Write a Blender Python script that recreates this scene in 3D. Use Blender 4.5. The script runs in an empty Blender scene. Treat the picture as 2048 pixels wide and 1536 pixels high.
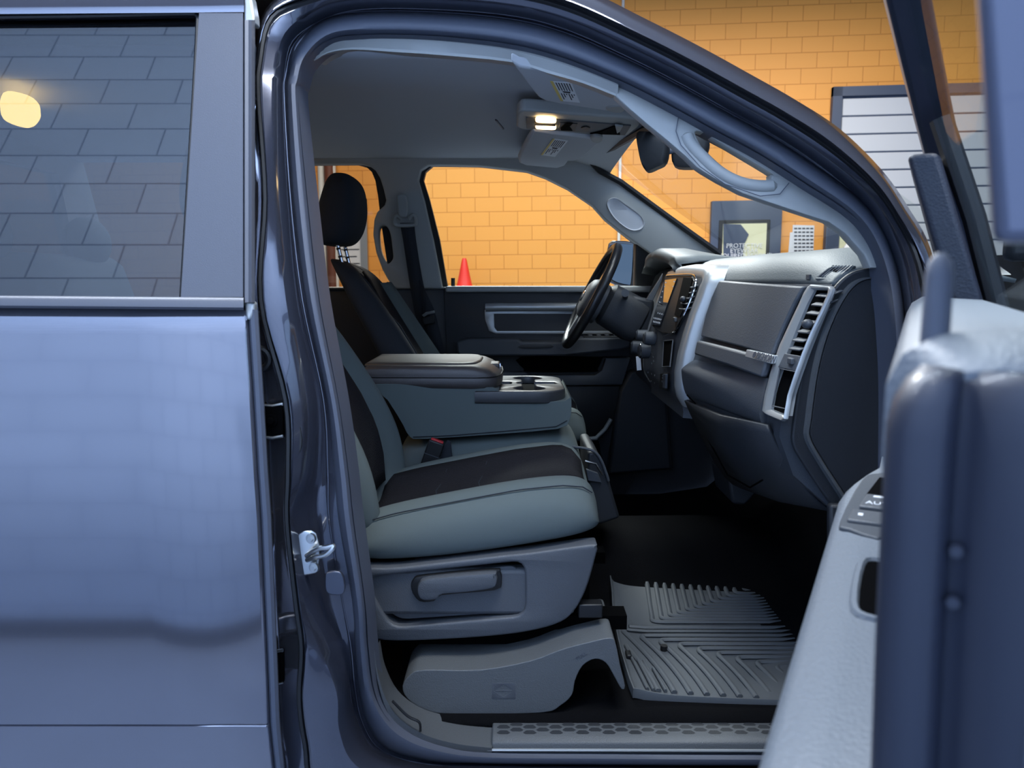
import bpy, bmesh, math, random
import numpy as np
from mathutils import Vector, Matrix
random.seed(7)
SC = bpy.context.scene
COL = SC.collection
# ---------------------------------------------------------------- camera
F, PITCH = 1538.0, math.radians(7.7)
CAM = np.array([0.0, 0.0, 1.37])
FW = np.array([0, math.cos(PITCH), -math.sin(PITCH)])
UP = np.array([0, math.sin(PITCH), math.cos(PITCH)])
cd = bpy.data.cameras.new('camera')
cam = bpy.data.objects.new('camera', cd); COL.objects.link(cam)
cam.location = CAM
cam.rotation_euler = (math.pi/2 - PITCH, 0, 0)
cd.sensor_width = 36; cd.lens = F/2048*36
cd.clip_start = 0.02; cd.clip_end = 100
cd.dof.use_dof = True; cd.dof.focus_distance = 1.95; cd.dof.aperture_fstop = 6.8
SC.camera = cam
# ---------------------------------------------------------------- light and exposure
SC.view_settings.view_transform = 'Standard'; SC.view_settings.look = 'None'
SC.view_settings.exposure = 0.0; SC.view_settings.gamma = 1.0
SC.view_settings.use_curve_mapping = False
W = bpy.data.worlds.new('world'); SC.world = W; W.use_nodes = True
W.node_tree.nodes['Background'].inputs[0].default_value = (0.30, 0.45, 0.75, 1)
W.node_tree.nodes['Background'].inputs[1].default_value = 0.4
def area(name, loc, target, sx, sy, power, col, spread=180):
    l = bpy.data.lights.new(name, 'AREA'); l.shape = 'RECTANGLE'; l.size = sx; l.size_y = sy
    l.energy = power; l.color = col; l.spread = math.radians(spread)
    o = bpy.data.objects.new(name, l); COL.objects.link(o); o.location = loc
    o.rotation_euler = (Vector(target)-Vector(loc)).to_track_quat('-Z', 'Y').to_euler()
    return o
area('ceiling_tube_light', (0.7, 0.55, 4.6), (0.6, 0.8, 0), 3.2, 0.35, 165, (0.93, 0.97, 1.0))
area('ceiling_tube_light', (-0.4, 6.0, 4.6), (0.8, 2.2, 1.3), 1.8, 1.4, 640, (0.95, 0.98, 1.0))
area('ceiling_tube_light', (0.8, 7.6, 4.9), (1.0, 11.0, 0.2), 9.0, 0.6, 235, (1.0, 0.97, 0.92), 120)
area('ceiling_tube_light', (-1.0, 2.3, 4.95), (-1.0, -0.45, 0.9), 4.5, 0.4, 390, (0.80, 0.89, 1.0))
# ---------------------------------------------------------------- helpers
def ray(px, py):
    return np.array([1.0, 0, 0])*(px-1024)/F + UP*(768-py)/F + FW
def PY(px, py, Y):
    d = ray(px, py); return CAM + d*(Y/d[1])
def PZ(px, py, z):
    d = ray(px, py); return CAM + d*((z-CAM[2])/d[2])
def S(z):                       # passenger flank of the cab: depth of the skin at height z
    return 1.236+.36*(z-1.33) if z > 1.33 else 1.185+.18*(z-.8)**2
def SF(z):                      # driver-side inner trim
    return 4.40 - S(z) - 0.12
def PS(px, py, off=0.0):
    Y = 1.25
    for _ in range(12):
        Y = S(PY(px, py, Y)[2]) + off
    return PY(px, py, Y)
def PFS(px, py, off=0.0):
    Y = 3.0
    for _ in range(12):
        Y = SF(PY(px, py, Y)[2]) + off
    return PY(px, py, Y)
def crom(pts, n, closed=False):
    """Catmull-Rom through pts, n steps per span"""
    P = [np.array(p, float) for p in pts]; m = len(P); out = []
    rng = m if closed else m-1
    for i in range(rng):
        p0 = P[(i-1) % m] if closed or i > 0 else 2*P[0]-P[1]
        p1 = P[i]; p2 = P[(i+1) % m]
        p3 = P[(i+2) % m] if closed or i+2 < m else 2*P[-1]-P[-2]
        for k in range(n):
            t = k/n
            out.append(0.5*((2*p1)+(-p0+p2)*t+(2*p0-5*p1+4*p2-p3)*t*t+(-p0+3*p1-3*p2+p3)*t**3))
    if not closed: out.append(P[-1])
    return out
class MB:
    def __init__(s): s.v = []; s.f = []
    def add(s, vs, fs):
        o = len(s.v); s.v += [np.array(v, float) for v in vs]; s.f += [tuple(i+o for i in f) for f in fs]; return s
    def box(s, c, d, R=None):
        vs = []
        for i in range(8):
            p = np.array([(i & 1)-.5, ((i >> 1) & 1)-.5, (i >> 2)-.5])*np.array(d, float)
            if R is not None: p = R @ p
            vs.append(p+np.array(c, float))
        return s.add(vs, [(0,2,3,1),(4,5,7,6),(0,1,5,4),(2,6,7,3),(0,4,6,2),(1,3,7,5)])
    def prism(s, poly, vec):
        n = len(poly); vec = np.array(vec, float)
        vs = [np.array(p, float) for p in poly]+[np.array(p, float)+vec for p in poly]
        return s.add(vs, [tuple(range(n)), tuple(range(2*n-1, n-1, -1))]+[(i, i+n, (i+1) % n+n, (i+1) % n) for i in range(n)])
    def grid(s, rows, closed=False):
        m = len(rows[0]); vs = [p for r in rows for p in r]; fs = []
        for i in range(len(rows)-1):
            for j in range(m if closed else m-1):
                a = i*m+j; b = i*m+(j+1) % m
                fs.append((a, b, b+m, a+m))
        return s.add(vs, fs)
    def loft(s, rings, caps=True):
        m = len(rings[0]); o = len(s.v)
        s.grid(rings, True)
        if caps:
            s.f.append(tuple(range(o+m-1, o-1, -1))); e = o+(len(rings)-1)*m
            s.f.append(tuple(range(e, e+m)))
        return s
    def tube(s, path, r, seg=8, ry=None, closed=False):
        P = [np.array(p, float) for p in path]; n = len(P); rings = []
        up0 = np.array([0, 0, 1.0]); last = None
        for i in range(n):
            a = P[(i-1) % n] if closed or i > 0 else P[i]; b = P[(i+1) % n] if closed or i < n-1 else P[i]
            t = b-a; t = t/(np.linalg.norm(t)+1e-12)
            if last is None:
                u = np.cross(t, up0)
                if np.linalg.norm(u) < .1: u = np.cross(t, np.array([1.0, 0, 0]))
            else: u = last - t*np.dot(last, t)
            u /= np.linalg.norm(u)+1e-12; last = u; w = np.cross(u, t)
            rr = r[i] if hasattr(r, '__len__') else r
            r2 = rr if ry is None else ry
            rings.append([P[i]+u*math.cos(k*2*math.pi/seg)*rr+w*math.sin(k*2*math.pi/seg)*r2 for k in range(seg)])
        if closed: rings.append(rings[0]); return s.grid(rings, True)
        return s.loft(rings)
    def disc(s, c, axis, r, h, seg=20, r2=None):
        c = np.array(c, float); a = np.array(axis, float); a /= np.linalg.norm(a)
        return s.tube([c, c+a*h], [r, r if r2 is None else r2], seg)
    def sphere(s, c, d, seg=16, rg=10):
        rings = []
        for i in range(1, rg):
            t = math.pi*i/rg
            rings.append([np.array(c)+np.array([math.sin(t)*math.cos(k*2*math.pi/seg)*d[0], math.sin(t)*math.sin(k*2*math.pi/seg)*d[1], math.cos(t)*d[2]]) for k in range(seg)])
        return s.loft(rings)
    def mesh(s, me):
        return s.add([np.array(v.co) for v in me.vertices], [tuple(p.vertices) for p in me.polygons])
    def map(s, fn):
        s.v = [np.array(fn(p), float) for p in s.v]; return s
def curve_mesh(cu):
    o = bpy.data.objects.new('tmp', cu); COL.objects.link(o)
    bpy.context.view_layer.update()
    me = bpy.data.meshes.new_from_object(o.evaluated_get(bpy.context.evaluated_depsgraph_get()))
    m = MB().mesh(me)
    bpy.data.objects.remove(o); bpy.data.meshes.remove(me); bpy.data.curves.remove(cu)
    return m
def plate(outlines, t, bev=0.0):
    """flat plate with holes: local xy outline, thickness along local z (centred)"""
    cu = bpy.data.curves.new('c', 'CURVE'); cu.dimensions = '2D'; cu.fill_mode = 'BOTH'
    cu.extrude = max(t/2-bev, 0); cu.bevel_depth = bev; cu.offset = -bev; cu.bevel_resolution = 1
    for ol in outlines:
        sp = cu.splines.new('POLY'); sp.points.add(len(ol)-1)
        for p, q in zip(sp.points, ol): p.co = (q[0], q[1], 0, 1)
        sp.use_cyclic_u = True
    return curve_mesh(cu)
def text(body, size, t=0.0005, align='CENTER', space=1.0):
    cu = bpy.data.curves.new('t', 'FONT'); cu.body = body; cu.size = size; cu.extrude = t
    cu.align_x = align; cu.align_y = 'CENTER'; cu.resolution_u = 3; cu.space_line = space
    return curve_mesh(cu)
ROOT = {}
def root_loc(o):
    while o.parent: o = o.parent
    return np.array(o.location)
def obj(name, mb, m, parent=None, bevel=0, seg=2, sub=0, smooth=True, ang=38, solid=0, soff=-1, loc=None):
    me = bpy.data.meshes.new(name)
    L = root_loc(parent) if parent else (np.array(loc, float) if loc is not None else np.mean(np.array(mb.v), 0))
    me.from_pydata([tuple(v-L) for v in mb.v], [], mb.f); me.validate(); me.update()
    bm = bmesh.new(); bm.from_mesh(me)
    bmesh.ops.remove_doubles(bm, verts=bm.verts, dist=1e-6)
    bmesh.ops.recalc_face_normals(bm, faces=bm.faces); bm.to_mesh(me); bm.free()
    me.materials.append(m)
    if smooth:
        me.shade_smooth()
        if not sub: me.set_sharp_from_angle(angle=math.radians(ang))
    o = bpy.data.objects.new(name, me); COL.objects.link(o)
    if parent: o.parent = parent
    else: o.location = L
    if solid:
        md = o.modifiers.new('solid', 'SOLIDIFY'); md.thickness = solid; md.offset = soff
    if bevel:
        md = o.modifiers.new('bevel', 'BEVEL'); md.width = bevel; md.segments = seg; md.limit_method = 'ANGLE'; md.angle_limit = math.radians(32)
        md.harden_normals = False
    if sub:
        md = o.modifiers.new('sub', 'SUBSURF'); md.levels = sub; md.render_levels = sub
    return o
def tag(o, label, cat, group=None):
    o['label'] = label; o['category'] = cat
    if group: o['group'] = group
    return o
def thing(name, loc, label, cat, group=None):
    o = bpy.data.objects.new(name, None); COL.objects.link(o); o.location = loc; o.empty_display_size = .1
    return tag(o, label, cat, group)
def struct(name, mb, m, **k):
    o = obj(name, mb, m, **k); o['kind'] = 'structure'; return o
def lab(o, l): o['label'] = l; return o
# ---------------------------------------------------------------- materials
def lin(c):
    return tuple((x/255/12.92 if x/255 <= .04045 else ((x/255+.055)/1.055)**2.4) for x in c)+(1,)
def mat(name, rgb, rough=.5, metal=0, coat=0, bump=None, spec=.5, emit=0, ecol=None, var=0):
    m = bpy.data.materials.new(name); m.use_nodes = True; nt = m.node_tree; N = nt.nodes
    b = N['Principled BSDF']; c = lin(rgb)
    b.inputs['Base Color'].default_value = c; b.inputs['Roughness'].default_value = rough
    b.inputs['Metallic'].default_value = metal; b.inputs['Coat Weight'].default_value = coat; b.inputs['Coat Roughness'].default_value = .04
    b.inputs['Specular IOR Level'].default_value = spec
    if emit:
        b.inputs['Emission Color'].default_value = lin(ecol or rgb); b.inputs['Emission Strength'].default_value = emit
    if bump or var:
        tc = N.new('ShaderNodeTexCoord')
    if bump:
        kind, scale, strength = bump
        bp = N.new('ShaderNodeBump'); bp.inputs['Strength'].default_value = strength; bp.inputs['Distance'].default_value = .001
        if kind == 'grain':
            t = N.new('ShaderNodeTexVoronoi'); t.inputs['Scale'].default_value = scale; out = t.outputs['Distance']
        elif kind == 'noise':
            t = N.new('ShaderNodeTexNoise'); t.inputs['Scale'].default_value = scale; t.inputs['Detail'].default_value = 4; out = t.outputs['Fac']
        elif kind == 'weave':
            t = N.new('ShaderNodeTexVoronoi'); t.inputs['Scale'].default_value = scale; t.distance = 'CHEBYCHEV'; t.inputs['Randomness'].default_value = .55; out = t.outputs['Distance']
        nt.links.new(tc.outputs['Object'], t.inputs['Vector'])
        nt.links.new(out, bp.inputs['Height']); nt.links.new(bp.outputs['Normal'], b.inputs['Normal'])
    if var:
        t2 = N.new('ShaderNodeTexNoise'); t2.inputs['Scale'].default_value = var[0]; t2.inputs['Detail'].default_value = 5
        nt.links.new(tc.outputs['Object'], t2.inputs['Vector'])
        mx = N.new('ShaderNodeMix'); mx.data_type = 'RGBA'
        mx.inputs['A'].default_value = tuple(x*(1-var[1]) for x in c[:3])+(1,)
        mx.inputs['B'].default_value = tuple(min(x*(1+var[1]), 1) for x in c[:3])+(1,)
        nt.links.new(t2.outputs['Fac'], mx.inputs['Factor']); nt.links.new(mx.outputs['Result'], b.inputs['Base Color'])
    return m
def glass(name, tint, refl=1.0):
    m = bpy.data.materials.new(name); m.use_nodes = True; nt = m.node_tree; N = nt.nodes
    for n in list(N): N.remove(n)
    o = N.new('ShaderNodeOutputMaterial'); tr = N.new('ShaderNodeBsdfTransparent'); gl = N.new('ShaderNodeBsdfGlossy')
    tr.inputs[0].default_value = tuple(tint)+(1,); gl.inputs['Roughness'].default_value = .01
    fr = N.new('ShaderNodeFresnel'); ge = N.new('ShaderNodeNewGeometry'); mi = N.new('ShaderNodeMath'); mi.operation = 'MULTIPLY_ADD'
    mi.inputs[1].default_value = -.8333; mi.inputs[2].default_value = 1.5
    nt.links.new(ge.outputs['Backfacing'], mi.inputs[0]); nt.links.new(mi.outputs[0], fr.inputs[0])
    ma = N.new('ShaderNodeMath'); ma.operation = 'MULTIPLY'; ma.inputs[1].default_value = refl
    mx = N.new('ShaderNodeMixShader')
    nt.links.new(fr.outputs[0], ma.inputs[0]); nt.links.new(ma.outputs[0], mx.inputs[0])
    nt.links.new(tr.outputs[0], mx.inputs[1]); nt.links.new(gl.outputs[0], mx.inputs[2]); nt.links.new(mx.outputs[0], o.inputs[0])
    return m
def block(name, rgb, mortar, bw=.4, bh=.2, strength=.5):
    m = mat(name, rgb, rough=.55); nt = m.node_tree; N = nt.nodes; b = N['Principled BSDF']
    tc = N.new('ShaderNodeTexCoord'); sx = N.new('ShaderNodeSeparateXYZ'); cx = N.new('ShaderNodeCombineXYZ')
    br = N.new('ShaderNodeTexBrick'); br.inputs['Scale'].default_value = 1; br.inputs['Brick Width'].default_value = bw; br.inputs['Row Height'].default_value = bh
    br.inputs['Mortar Size'].default_value = .006; br.inputs['Mortar Smooth'].default_value = .4
    br.inputs['Color1'].default_value = lin(rgb); br.inputs['Color2'].default_value = tuple(x*.95 for x in lin(rgb)[:3])+(1,); br.inputs['Mortar'].default_value = lin(mortar)
    ns = N.new('ShaderNodeTexNoise'); ns.inputs['Scale'].default_value = 60; ns.inputs['Detail'].default_value = 3
    ad = N.new('ShaderNodeMath'); ad.operation = 'MULTIPLY_ADD'; ad.inputs[1].default_value = .06
    bp = N.new('ShaderNodeBump'); bp.invert = True; bp.inputs['Strength'].default_value = strength; bp.inputs['Distance'].default_value = .006
    nt.links.new(tc.outputs['Object'], sx.inputs[0]); nt.links.new(sx.outputs['X'], cx.inputs['X']); nt.links.new(sx.outputs['Z'], cx.inputs['Y'])
    nt.links.new(cx.outputs[0], br.inputs['Vector']); nt.links.new(tc.outputs['Object'], ns.inputs['Vector'])
    nt.links.new(ns.outputs['Fac'], ad.inputs[0]); nt.links.new(br.outputs['Fac'], ad.inputs[2])
    nt.links.new(ad.outputs[0], bp.inputs['Height']); nt.links.new(bp.outputs['Normal'], b.inputs['Normal']); nt.links.new(br.outputs['Color'], b.inputs['Base Color'])
    return m
M = dict(
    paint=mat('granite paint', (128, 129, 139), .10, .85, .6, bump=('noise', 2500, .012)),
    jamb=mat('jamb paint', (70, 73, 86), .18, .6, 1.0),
    applique=mat('matte pillar cover', (84, 86, 94), .42, .2, 0, bump=('grain', 900, .12)),
    rubber=mat('seal rubber', (74, 79, 92), .55, bump=('grain', 1500, .1)),
    black=mat('black plastic', (16, 17, 20), .5),
    void=mat('black recess', (5, 5, 6), .9, spec=.03),  # near-black; also stands for shade inside hollows on flat plates
    dash=mat('dash plastic', (62, 66, 72), .55, bump=('grain', 420, .25)),
    dashtop=mat('dash top pad', (78, 84, 86), .6, bump=('grain', 420, .3)),
    dashlow=mat('lower dash plastic', (33, 36, 41), .55, bump=('grain', 420, .25)),
    grey=mat('grey trim plastic', (150, 152, 150), .55, bump=('grain', 700, .08)),
    head=mat('headliner fabric', (182, 185, 190), .9, bump=('noise', 700, .15)),
    silver=mat('satin silver trim', (168, 171, 172), .36, .55),
    chrome=mat('chrome', (225, 226, 228), .08, 1),
    steel=mat('zinc steel', (190, 192, 192), .28, 1),
    cloth=mat('grey seat cloth', (88, 96, 95), .85, bump=('noise', 900, .18), spec=.25),
    dcloth=mat('charcoal seat cloth', (44, 48, 54), .85, bump=('noise', 900, .15), spec=.2),
    weave=mat('woven insert cloth', (27, 26, 30), .9, bump=('weave', 190, 1.0), var=(420, .85), spec=.2),
    sail=mat('sail panel vinyl', (26, 31, 44), .5, bump=('grain', 300, .4)),
    tray=mat('tray plastic', (54, 54, 56), .34, bump=('grain', 600, .15)),
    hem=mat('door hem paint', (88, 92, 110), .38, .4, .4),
    leather=mat('charcoal vinyl', (70, 65, 64), .42, bump=('grain', 500, .2)),
    seatplastic=mat('seat shield plastic', (74, 77, 82), .5, bump=('grain', 520, .3)),
    pedestal=mat('seat riser plastic', (84, 87, 89), .5, bump=('grain', 420, .4)),
    carpet=mat('black carpet', (10, 10, 12), .95, bump=('noise', 420, 1.0), var=(500, .5), spec=.08),
    mat=mat('rubber mat', (78, 82, 86), .6, bump=('grain', 900, .15)),
    sill=mat('scuff plate plastic', (72, 75, 78), .55, bump=('grain', 480, .35)),
    belt=mat('belt webbing', (26, 30, 38), .8, bump=('weave', 500, .4)),
    red=mat('red button', (190, 40, 44), .4),
    white=mat('white paper', (225, 228, 232), .7),
    yellow=mat('yellow label band', (222, 196, 110), .7),
    ink=mat('dark ink', (60, 62, 70), .8),
    blueink=mat('blue ink', (60, 84, 150), .8),
    armpad=mat('door arm pad vinyl', (100, 106, 114), .5, bump=('grain', 260, .5)),
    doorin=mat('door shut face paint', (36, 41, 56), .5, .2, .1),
    screen=mat('glossy screen', (10, 11, 14), .05, coat=1),
    dial=mat('white dial mark', (210, 214, 220), .5, emit=.15),
    mirror=mat('mirror glass', (235, 240, 245), .02, 1),
    orange=block('orange block wall', (240, 164, 72), (206, 132, 52)),
    blue=block('blue cast block wall', (172, 196, 232), (126, 148, 186), strength=.35),  # white-painted blocks; blue tint of the cool light put into the colour
    conc=mat('garage floor', (122, 134, 154), .5, bump=('noise', 12, .2), var=(2, .15)),
    band=mat('dark wall base', (70, 80, 100), .6),
    rollup=mat('white overhead door', (205, 208, 212), .5),
    navy=mat('blue grey door paint', (66, 78, 100), .5),
    cone=mat('cone plastic', (232, 50, 38), .5),
    lens=mat('lit lamp lens', (255, 225, 170), .4, emit=7, ecol=(255, 214, 150)),
    lens2=mat('dome lens', (235, 205, 120), .3, emit=14, ecol=(255, 200, 105)),
    paneview=mat('pale window view', (205, 205, 170), .5, emit=.25, ecol=(215, 215, 180)),
    tint=glass('tinted glass', (.30, .33, .37), 2.0), lighttint=glass('light tint glass', (.74, .70, .64)), clear=glass('clear glass', (.93, .965, .955), .15),
    shield=glass('windshield glass', (.92, .95, .93), .8),
    pipe=mat('white pipe', (225, 225, 220), .4), brown=mat('brown pipe', (110, 62, 44), .5),
    rim=mat('wheel leather', (26, 27, 30), .32, bump=('grain', 700, .08)),
    wood=mat('bench top', (70, 60, 54), .6),
)
# ================================================================ the garage
ROT = math.radians(-4.6)        # the far wall is not quite parallel to the truck
def wallY(x): return 11.0 - .08*(x-.2)
def PW(px, py, off=0.0):        # point on the far wall
    Y = 11.0
    for _ in range(8): Y = wallY(PY(px, py, Y)[0]) - off
    return PY(px, py, Y)
def wallmap(p):                 # (along wall, out of wall, height) -> world
    return (p[0], wallY(p[0])-p[1], p[2]+p[0]*.010)
def uw(px, py):
    q = PW(px, py); return q[0], q[2]-q[0]*.010
struct('floor', MB().box((0, 5.3, -.05), (26, 12.6, .1)), M['conc'], loc=(0, 5.3, -.1))
b = MB().box((0, .1, 2.6), (26, .2, 5.6)).map(lambda p: (p[0], p[1], p[2]))
w = struct('wall_back', b, M['orange'], loc=(0.11, .1, -.075))
w.location = (0.11, 11.11, -.075); w.rotation_euler = (0, math.radians(-.55), ROT)
struct('wall_front', MB().box((0, -.55, 2.6), (26, .2, 5.4)), M['blue'], loc=(0, -.45, 0))
struct('baseboard_front', MB().box((0, -.44, .06), (26, .02, .12)), M['band'], bevel=.004)
struct('ceiling', MB().box((0, 5.3, 5.35), (26, 12.2, .1)), M['band'])
def wpoly(pts, out=.02, o0=0):       # picture outline on the wall -> raised slab
    P = [uw(*p) for p in pts]
    return MB().prism([(a, o0, z) for a, z in P], (0, out, 0)).map(wallmap)
def wrect(x0, y0, x1, y1, out=.02, o0=0):
    a0, z0 = uw(x0, y1); a1, z1 = uw(x1, y0)
    return MB().prism([(a0, o0, z0), (a1, o0, z0), (a1, o0, z1), (a0, o0, z1)], (0, out, 0)).map(wallmap)
# overhead door, far right
a0, zt = uw(1663, 176); a1 = a0+3.6
d1 = MB()
for k in range(17):
    z1 = zt-.14-.235*k; d1.add(MB().box((a0+1.8, .012, z1-.115), (3.3, .024, .215)).map(wallmap).v, MB().box((0,0,0),(1,1,1)).f)
ov = struct('door_1', d1, M['rollup'], bevel=.008)
obj('door_backing', MB().box((a0+1.8, .006, zt/2), (3.5, .01, zt)).map(wallmap), M['navy'], ov)
fr = MB()
for c, d in (((a0+.06, .03, zt/2), (.12, .08, zt)), ((a0+1.8, .03, zt-.06), (3.6, .08, .12)), ((a1-.06, .03, zt/2), (.12, .08, zt))):
    t = MB().box(c, d).map(wallmap); fr.add(t.v, t.f)
obj('door_frame', fr, M['navy'], ov)
# personnel door with window and lettering
a0, zt = uw(1421, 403); a1, _ = uw(1562, 403)
dd = MB().box(((a0+a1)/2, .04, zt/2), (a1-a0, .08, zt)).map(wallmap)
d2 = struct('door_2', dd, M['navy'], bevel=.01)
wa, wz1 = uw(1442, 449); wb, wz0 = uw(1525, 530)
obj('window_frame', MB().box(((wa+wb)/2, .09, (wz0+wz1)/2), (wb-wa+.1, .03, wz1-wz0+.1)).map(wallmap), M['black'], d2, bevel=.01)
obj('window_pane', MB().box(((wa+wb)/2, .1, (wz0+wz1)/2), (wb-wa, .03, wz1-wz0)).map(wallmap), M['paneview'], d2)
obj('window_shade', MB().prism([(x, .117, z) for x, z in (uw(1442, 449), uw(1476, 450), uw(1492, 470), uw(1483, 490), uw(1478, 532), uw(1442, 532))], (0, .01, 0)).map(wallmap), M['navy'], d2)
ta, tz = uw(1487, 500)
t = text('PROTECTIVE\nEYEWEAR\nREQUIRED BEYOND\nTHIS POINT', .085, .002, space=.8)
tz0 = tz-.05
t.map(lambda p: (p[0]+ta-.03, .135-p[2], p[1]+tz0)).map(wallmap)
obj('warning_lettering', t, M['white'], d2, smooth=False)
# window bay right of the chart
a0, zt = uw(1648, 440)
wn = struct('window_1', MB().box((a0+.5, .05, zt-.9), (1.0, .1, 1.8)).map(wallmap), M['navy'], bevel=.01)
obj('window_pane', MB().box((a0+.55, .105, zt-.62), (.75, .03, 1.0)).map(wallmap), M['paneview'], wn)
# eyewear chart and the sheet behind it
ch = tag(obj('chart', wpoly([(1585, 450), (1628, 451), (1626, 512), (1583, 512)], .004, .008), M['white']),
         'white safety eyewear chart with rows of dark glasses on orange wall', 'chart')
gl = MB()
for r in range(8):
    for c in range(5):
        px = 1590.5+c*8; py = 457+r*7.4
        for dx in (-1.5, 1.5):
            q = uw(px+dx, py); t = MB().box((q[0], .016, q[1]), (.019, .006, .018)).map(wallmap); gl.add(t.v, t.f)
obj('print_pattern', gl, M['ink'], ch, smooth=False)
tag(obj('notice', wpoly([(1580, 465), (1590, 464), (1584, 512), (1576, 510)], .006), M['white']),
    'tilted pale notice sheet tucked behind the eyewear chart', 'notice')
# conduit
q0 = uw(1241, 250); q1 = uw(1241, 560)
tag(obj('conduit', MB().tube([wallmap((q0[0], .04, 5.1)), wallmap((q0[0], .04, 1.0))], .02, 8), M['pipe']),
    'thin white conduit running up orange wall beside the rear view mirror', 'pipe')
for x, r, m, l in ((645, .045, 'pipe', 'white vertical pipe on wall, nearer the door pillar, behind the headrest'), (662, .075, 'brown', 'brown vertical pipe on orange wall behind driver headrest'), (670, .035, 'pipe', 'slim white vertical pipe hugging the brown pipe')):
    q = uw(x, 360); tag(obj('wall_pipe', MB().tube([wallmap((q[0], .08, 5.1)), wallmap((q[0], .08, .05))], r, 10), M[m]), l, 'pipe')
# notice board behind the driver headrest
nb = tag(obj('notice_board', wrect(540, 402, 730, 545, .04), M['white'], bevel=.006), 'white printed notice board on wall behind driver headrest', 'board')
bf = MB()
for r in ((536, 398, 734, 406), (536, 541, 734, 549), (536, 398, 542, 549), (724, 398, 734, 549)):
    t = wrect(*r, out=.07); bf.add(t.v, t.f)
obj('board_frame', bf, M['silver'], nb)
bl = MB()
for r in range(9):
    for c in range(2):
        t = wrect(560+c*85, 414+r*14, 628+c*85+random.random()*8, 417+r*14, .004, .041); bl.add(t.v, t.f)
obj('printed_text', bl, M['ink'], nb, smooth=False)
# tool cabinet with traffic cone, against the far wall
q = PW(955, 576, .5); zc = q[2]
cb = thing('tool_cabinet', (q[0], q[1], 0), 'dark bench along orange wall holding the red cone', 'bench')
obj('bench_top', MB().box((q[0]-.15, q[1], zc-.02), (1.5, .5, .04)), M['wood'], cb, bevel=.005)
obj('body', MB().box((q[0]-.15, q[1], (zc-.04)/2), (1.4, .46, zc-.04)), M['navy'], cb, bevel=.01)
qc = PY(929, 574, q[1]); cone = thing('traffic_cone', (qc[0], qc[1], zc), 'red orange traffic cone standing on the dark bench', 'cone')
prof = [(.118, .018), (.11, .03), (.102, .05), (.07, .2), (.035, .375), (.024, .40), (.012, .402)]
cm = MB().loft([[(qc[0]+r*math.cos(k*math.pi/12), qc[1]+r*math.sin(k*math.pi/12), zc+h) for k in range(24)] for r, h in prof])
obj('cone_body', cm, M['cone'], cone)
obj('base', MB().box((qc[0], qc[1], zc+.01), (.30, .30, .02)), M['cone'], cone, bevel=.006)
# tray with papers seen low through the windscreen
q = PW(1716, 512, .7)
ct = thing('cart', (q[0], q[1], 0), 'black shop cart seen through the windscreen by the pale window', 'cart')
obj('shelf', MB().box((q[0], q[1], q[2]), (.75, .5, .16)), M['black'], ct, bevel=.01)
for sx in (-.34, .34):
    for sy in (-.22, .22): obj('leg', MB().box((q[0]+sx, q[1]+sy, q[2]/2-.03), (.04, .04, q[2]-.06)), M['black'], ct)
cr = MB()
pts = []
for i in range(7):
    pts.append([(q[0]-.2+i*.07, q[1]-.18+j*.07, q[2]+.085+random.random()*.13*(1 if 0 < i < 6 and 0 < j < 5 else .1)) for j in range(6)])
cr.grid(pts)
tag(obj('crumpled_paper', cr, M['white'], smooth=False, solid=.003), 'crumpled white paper lying on the black shop cart', 'paper')
# ================================================================ the truck
TR = thing('pickup_truck', (.2, 2.2, 0), 'dark grey pickup truck with front passenger door open and rear door shut', 'truck')
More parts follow.
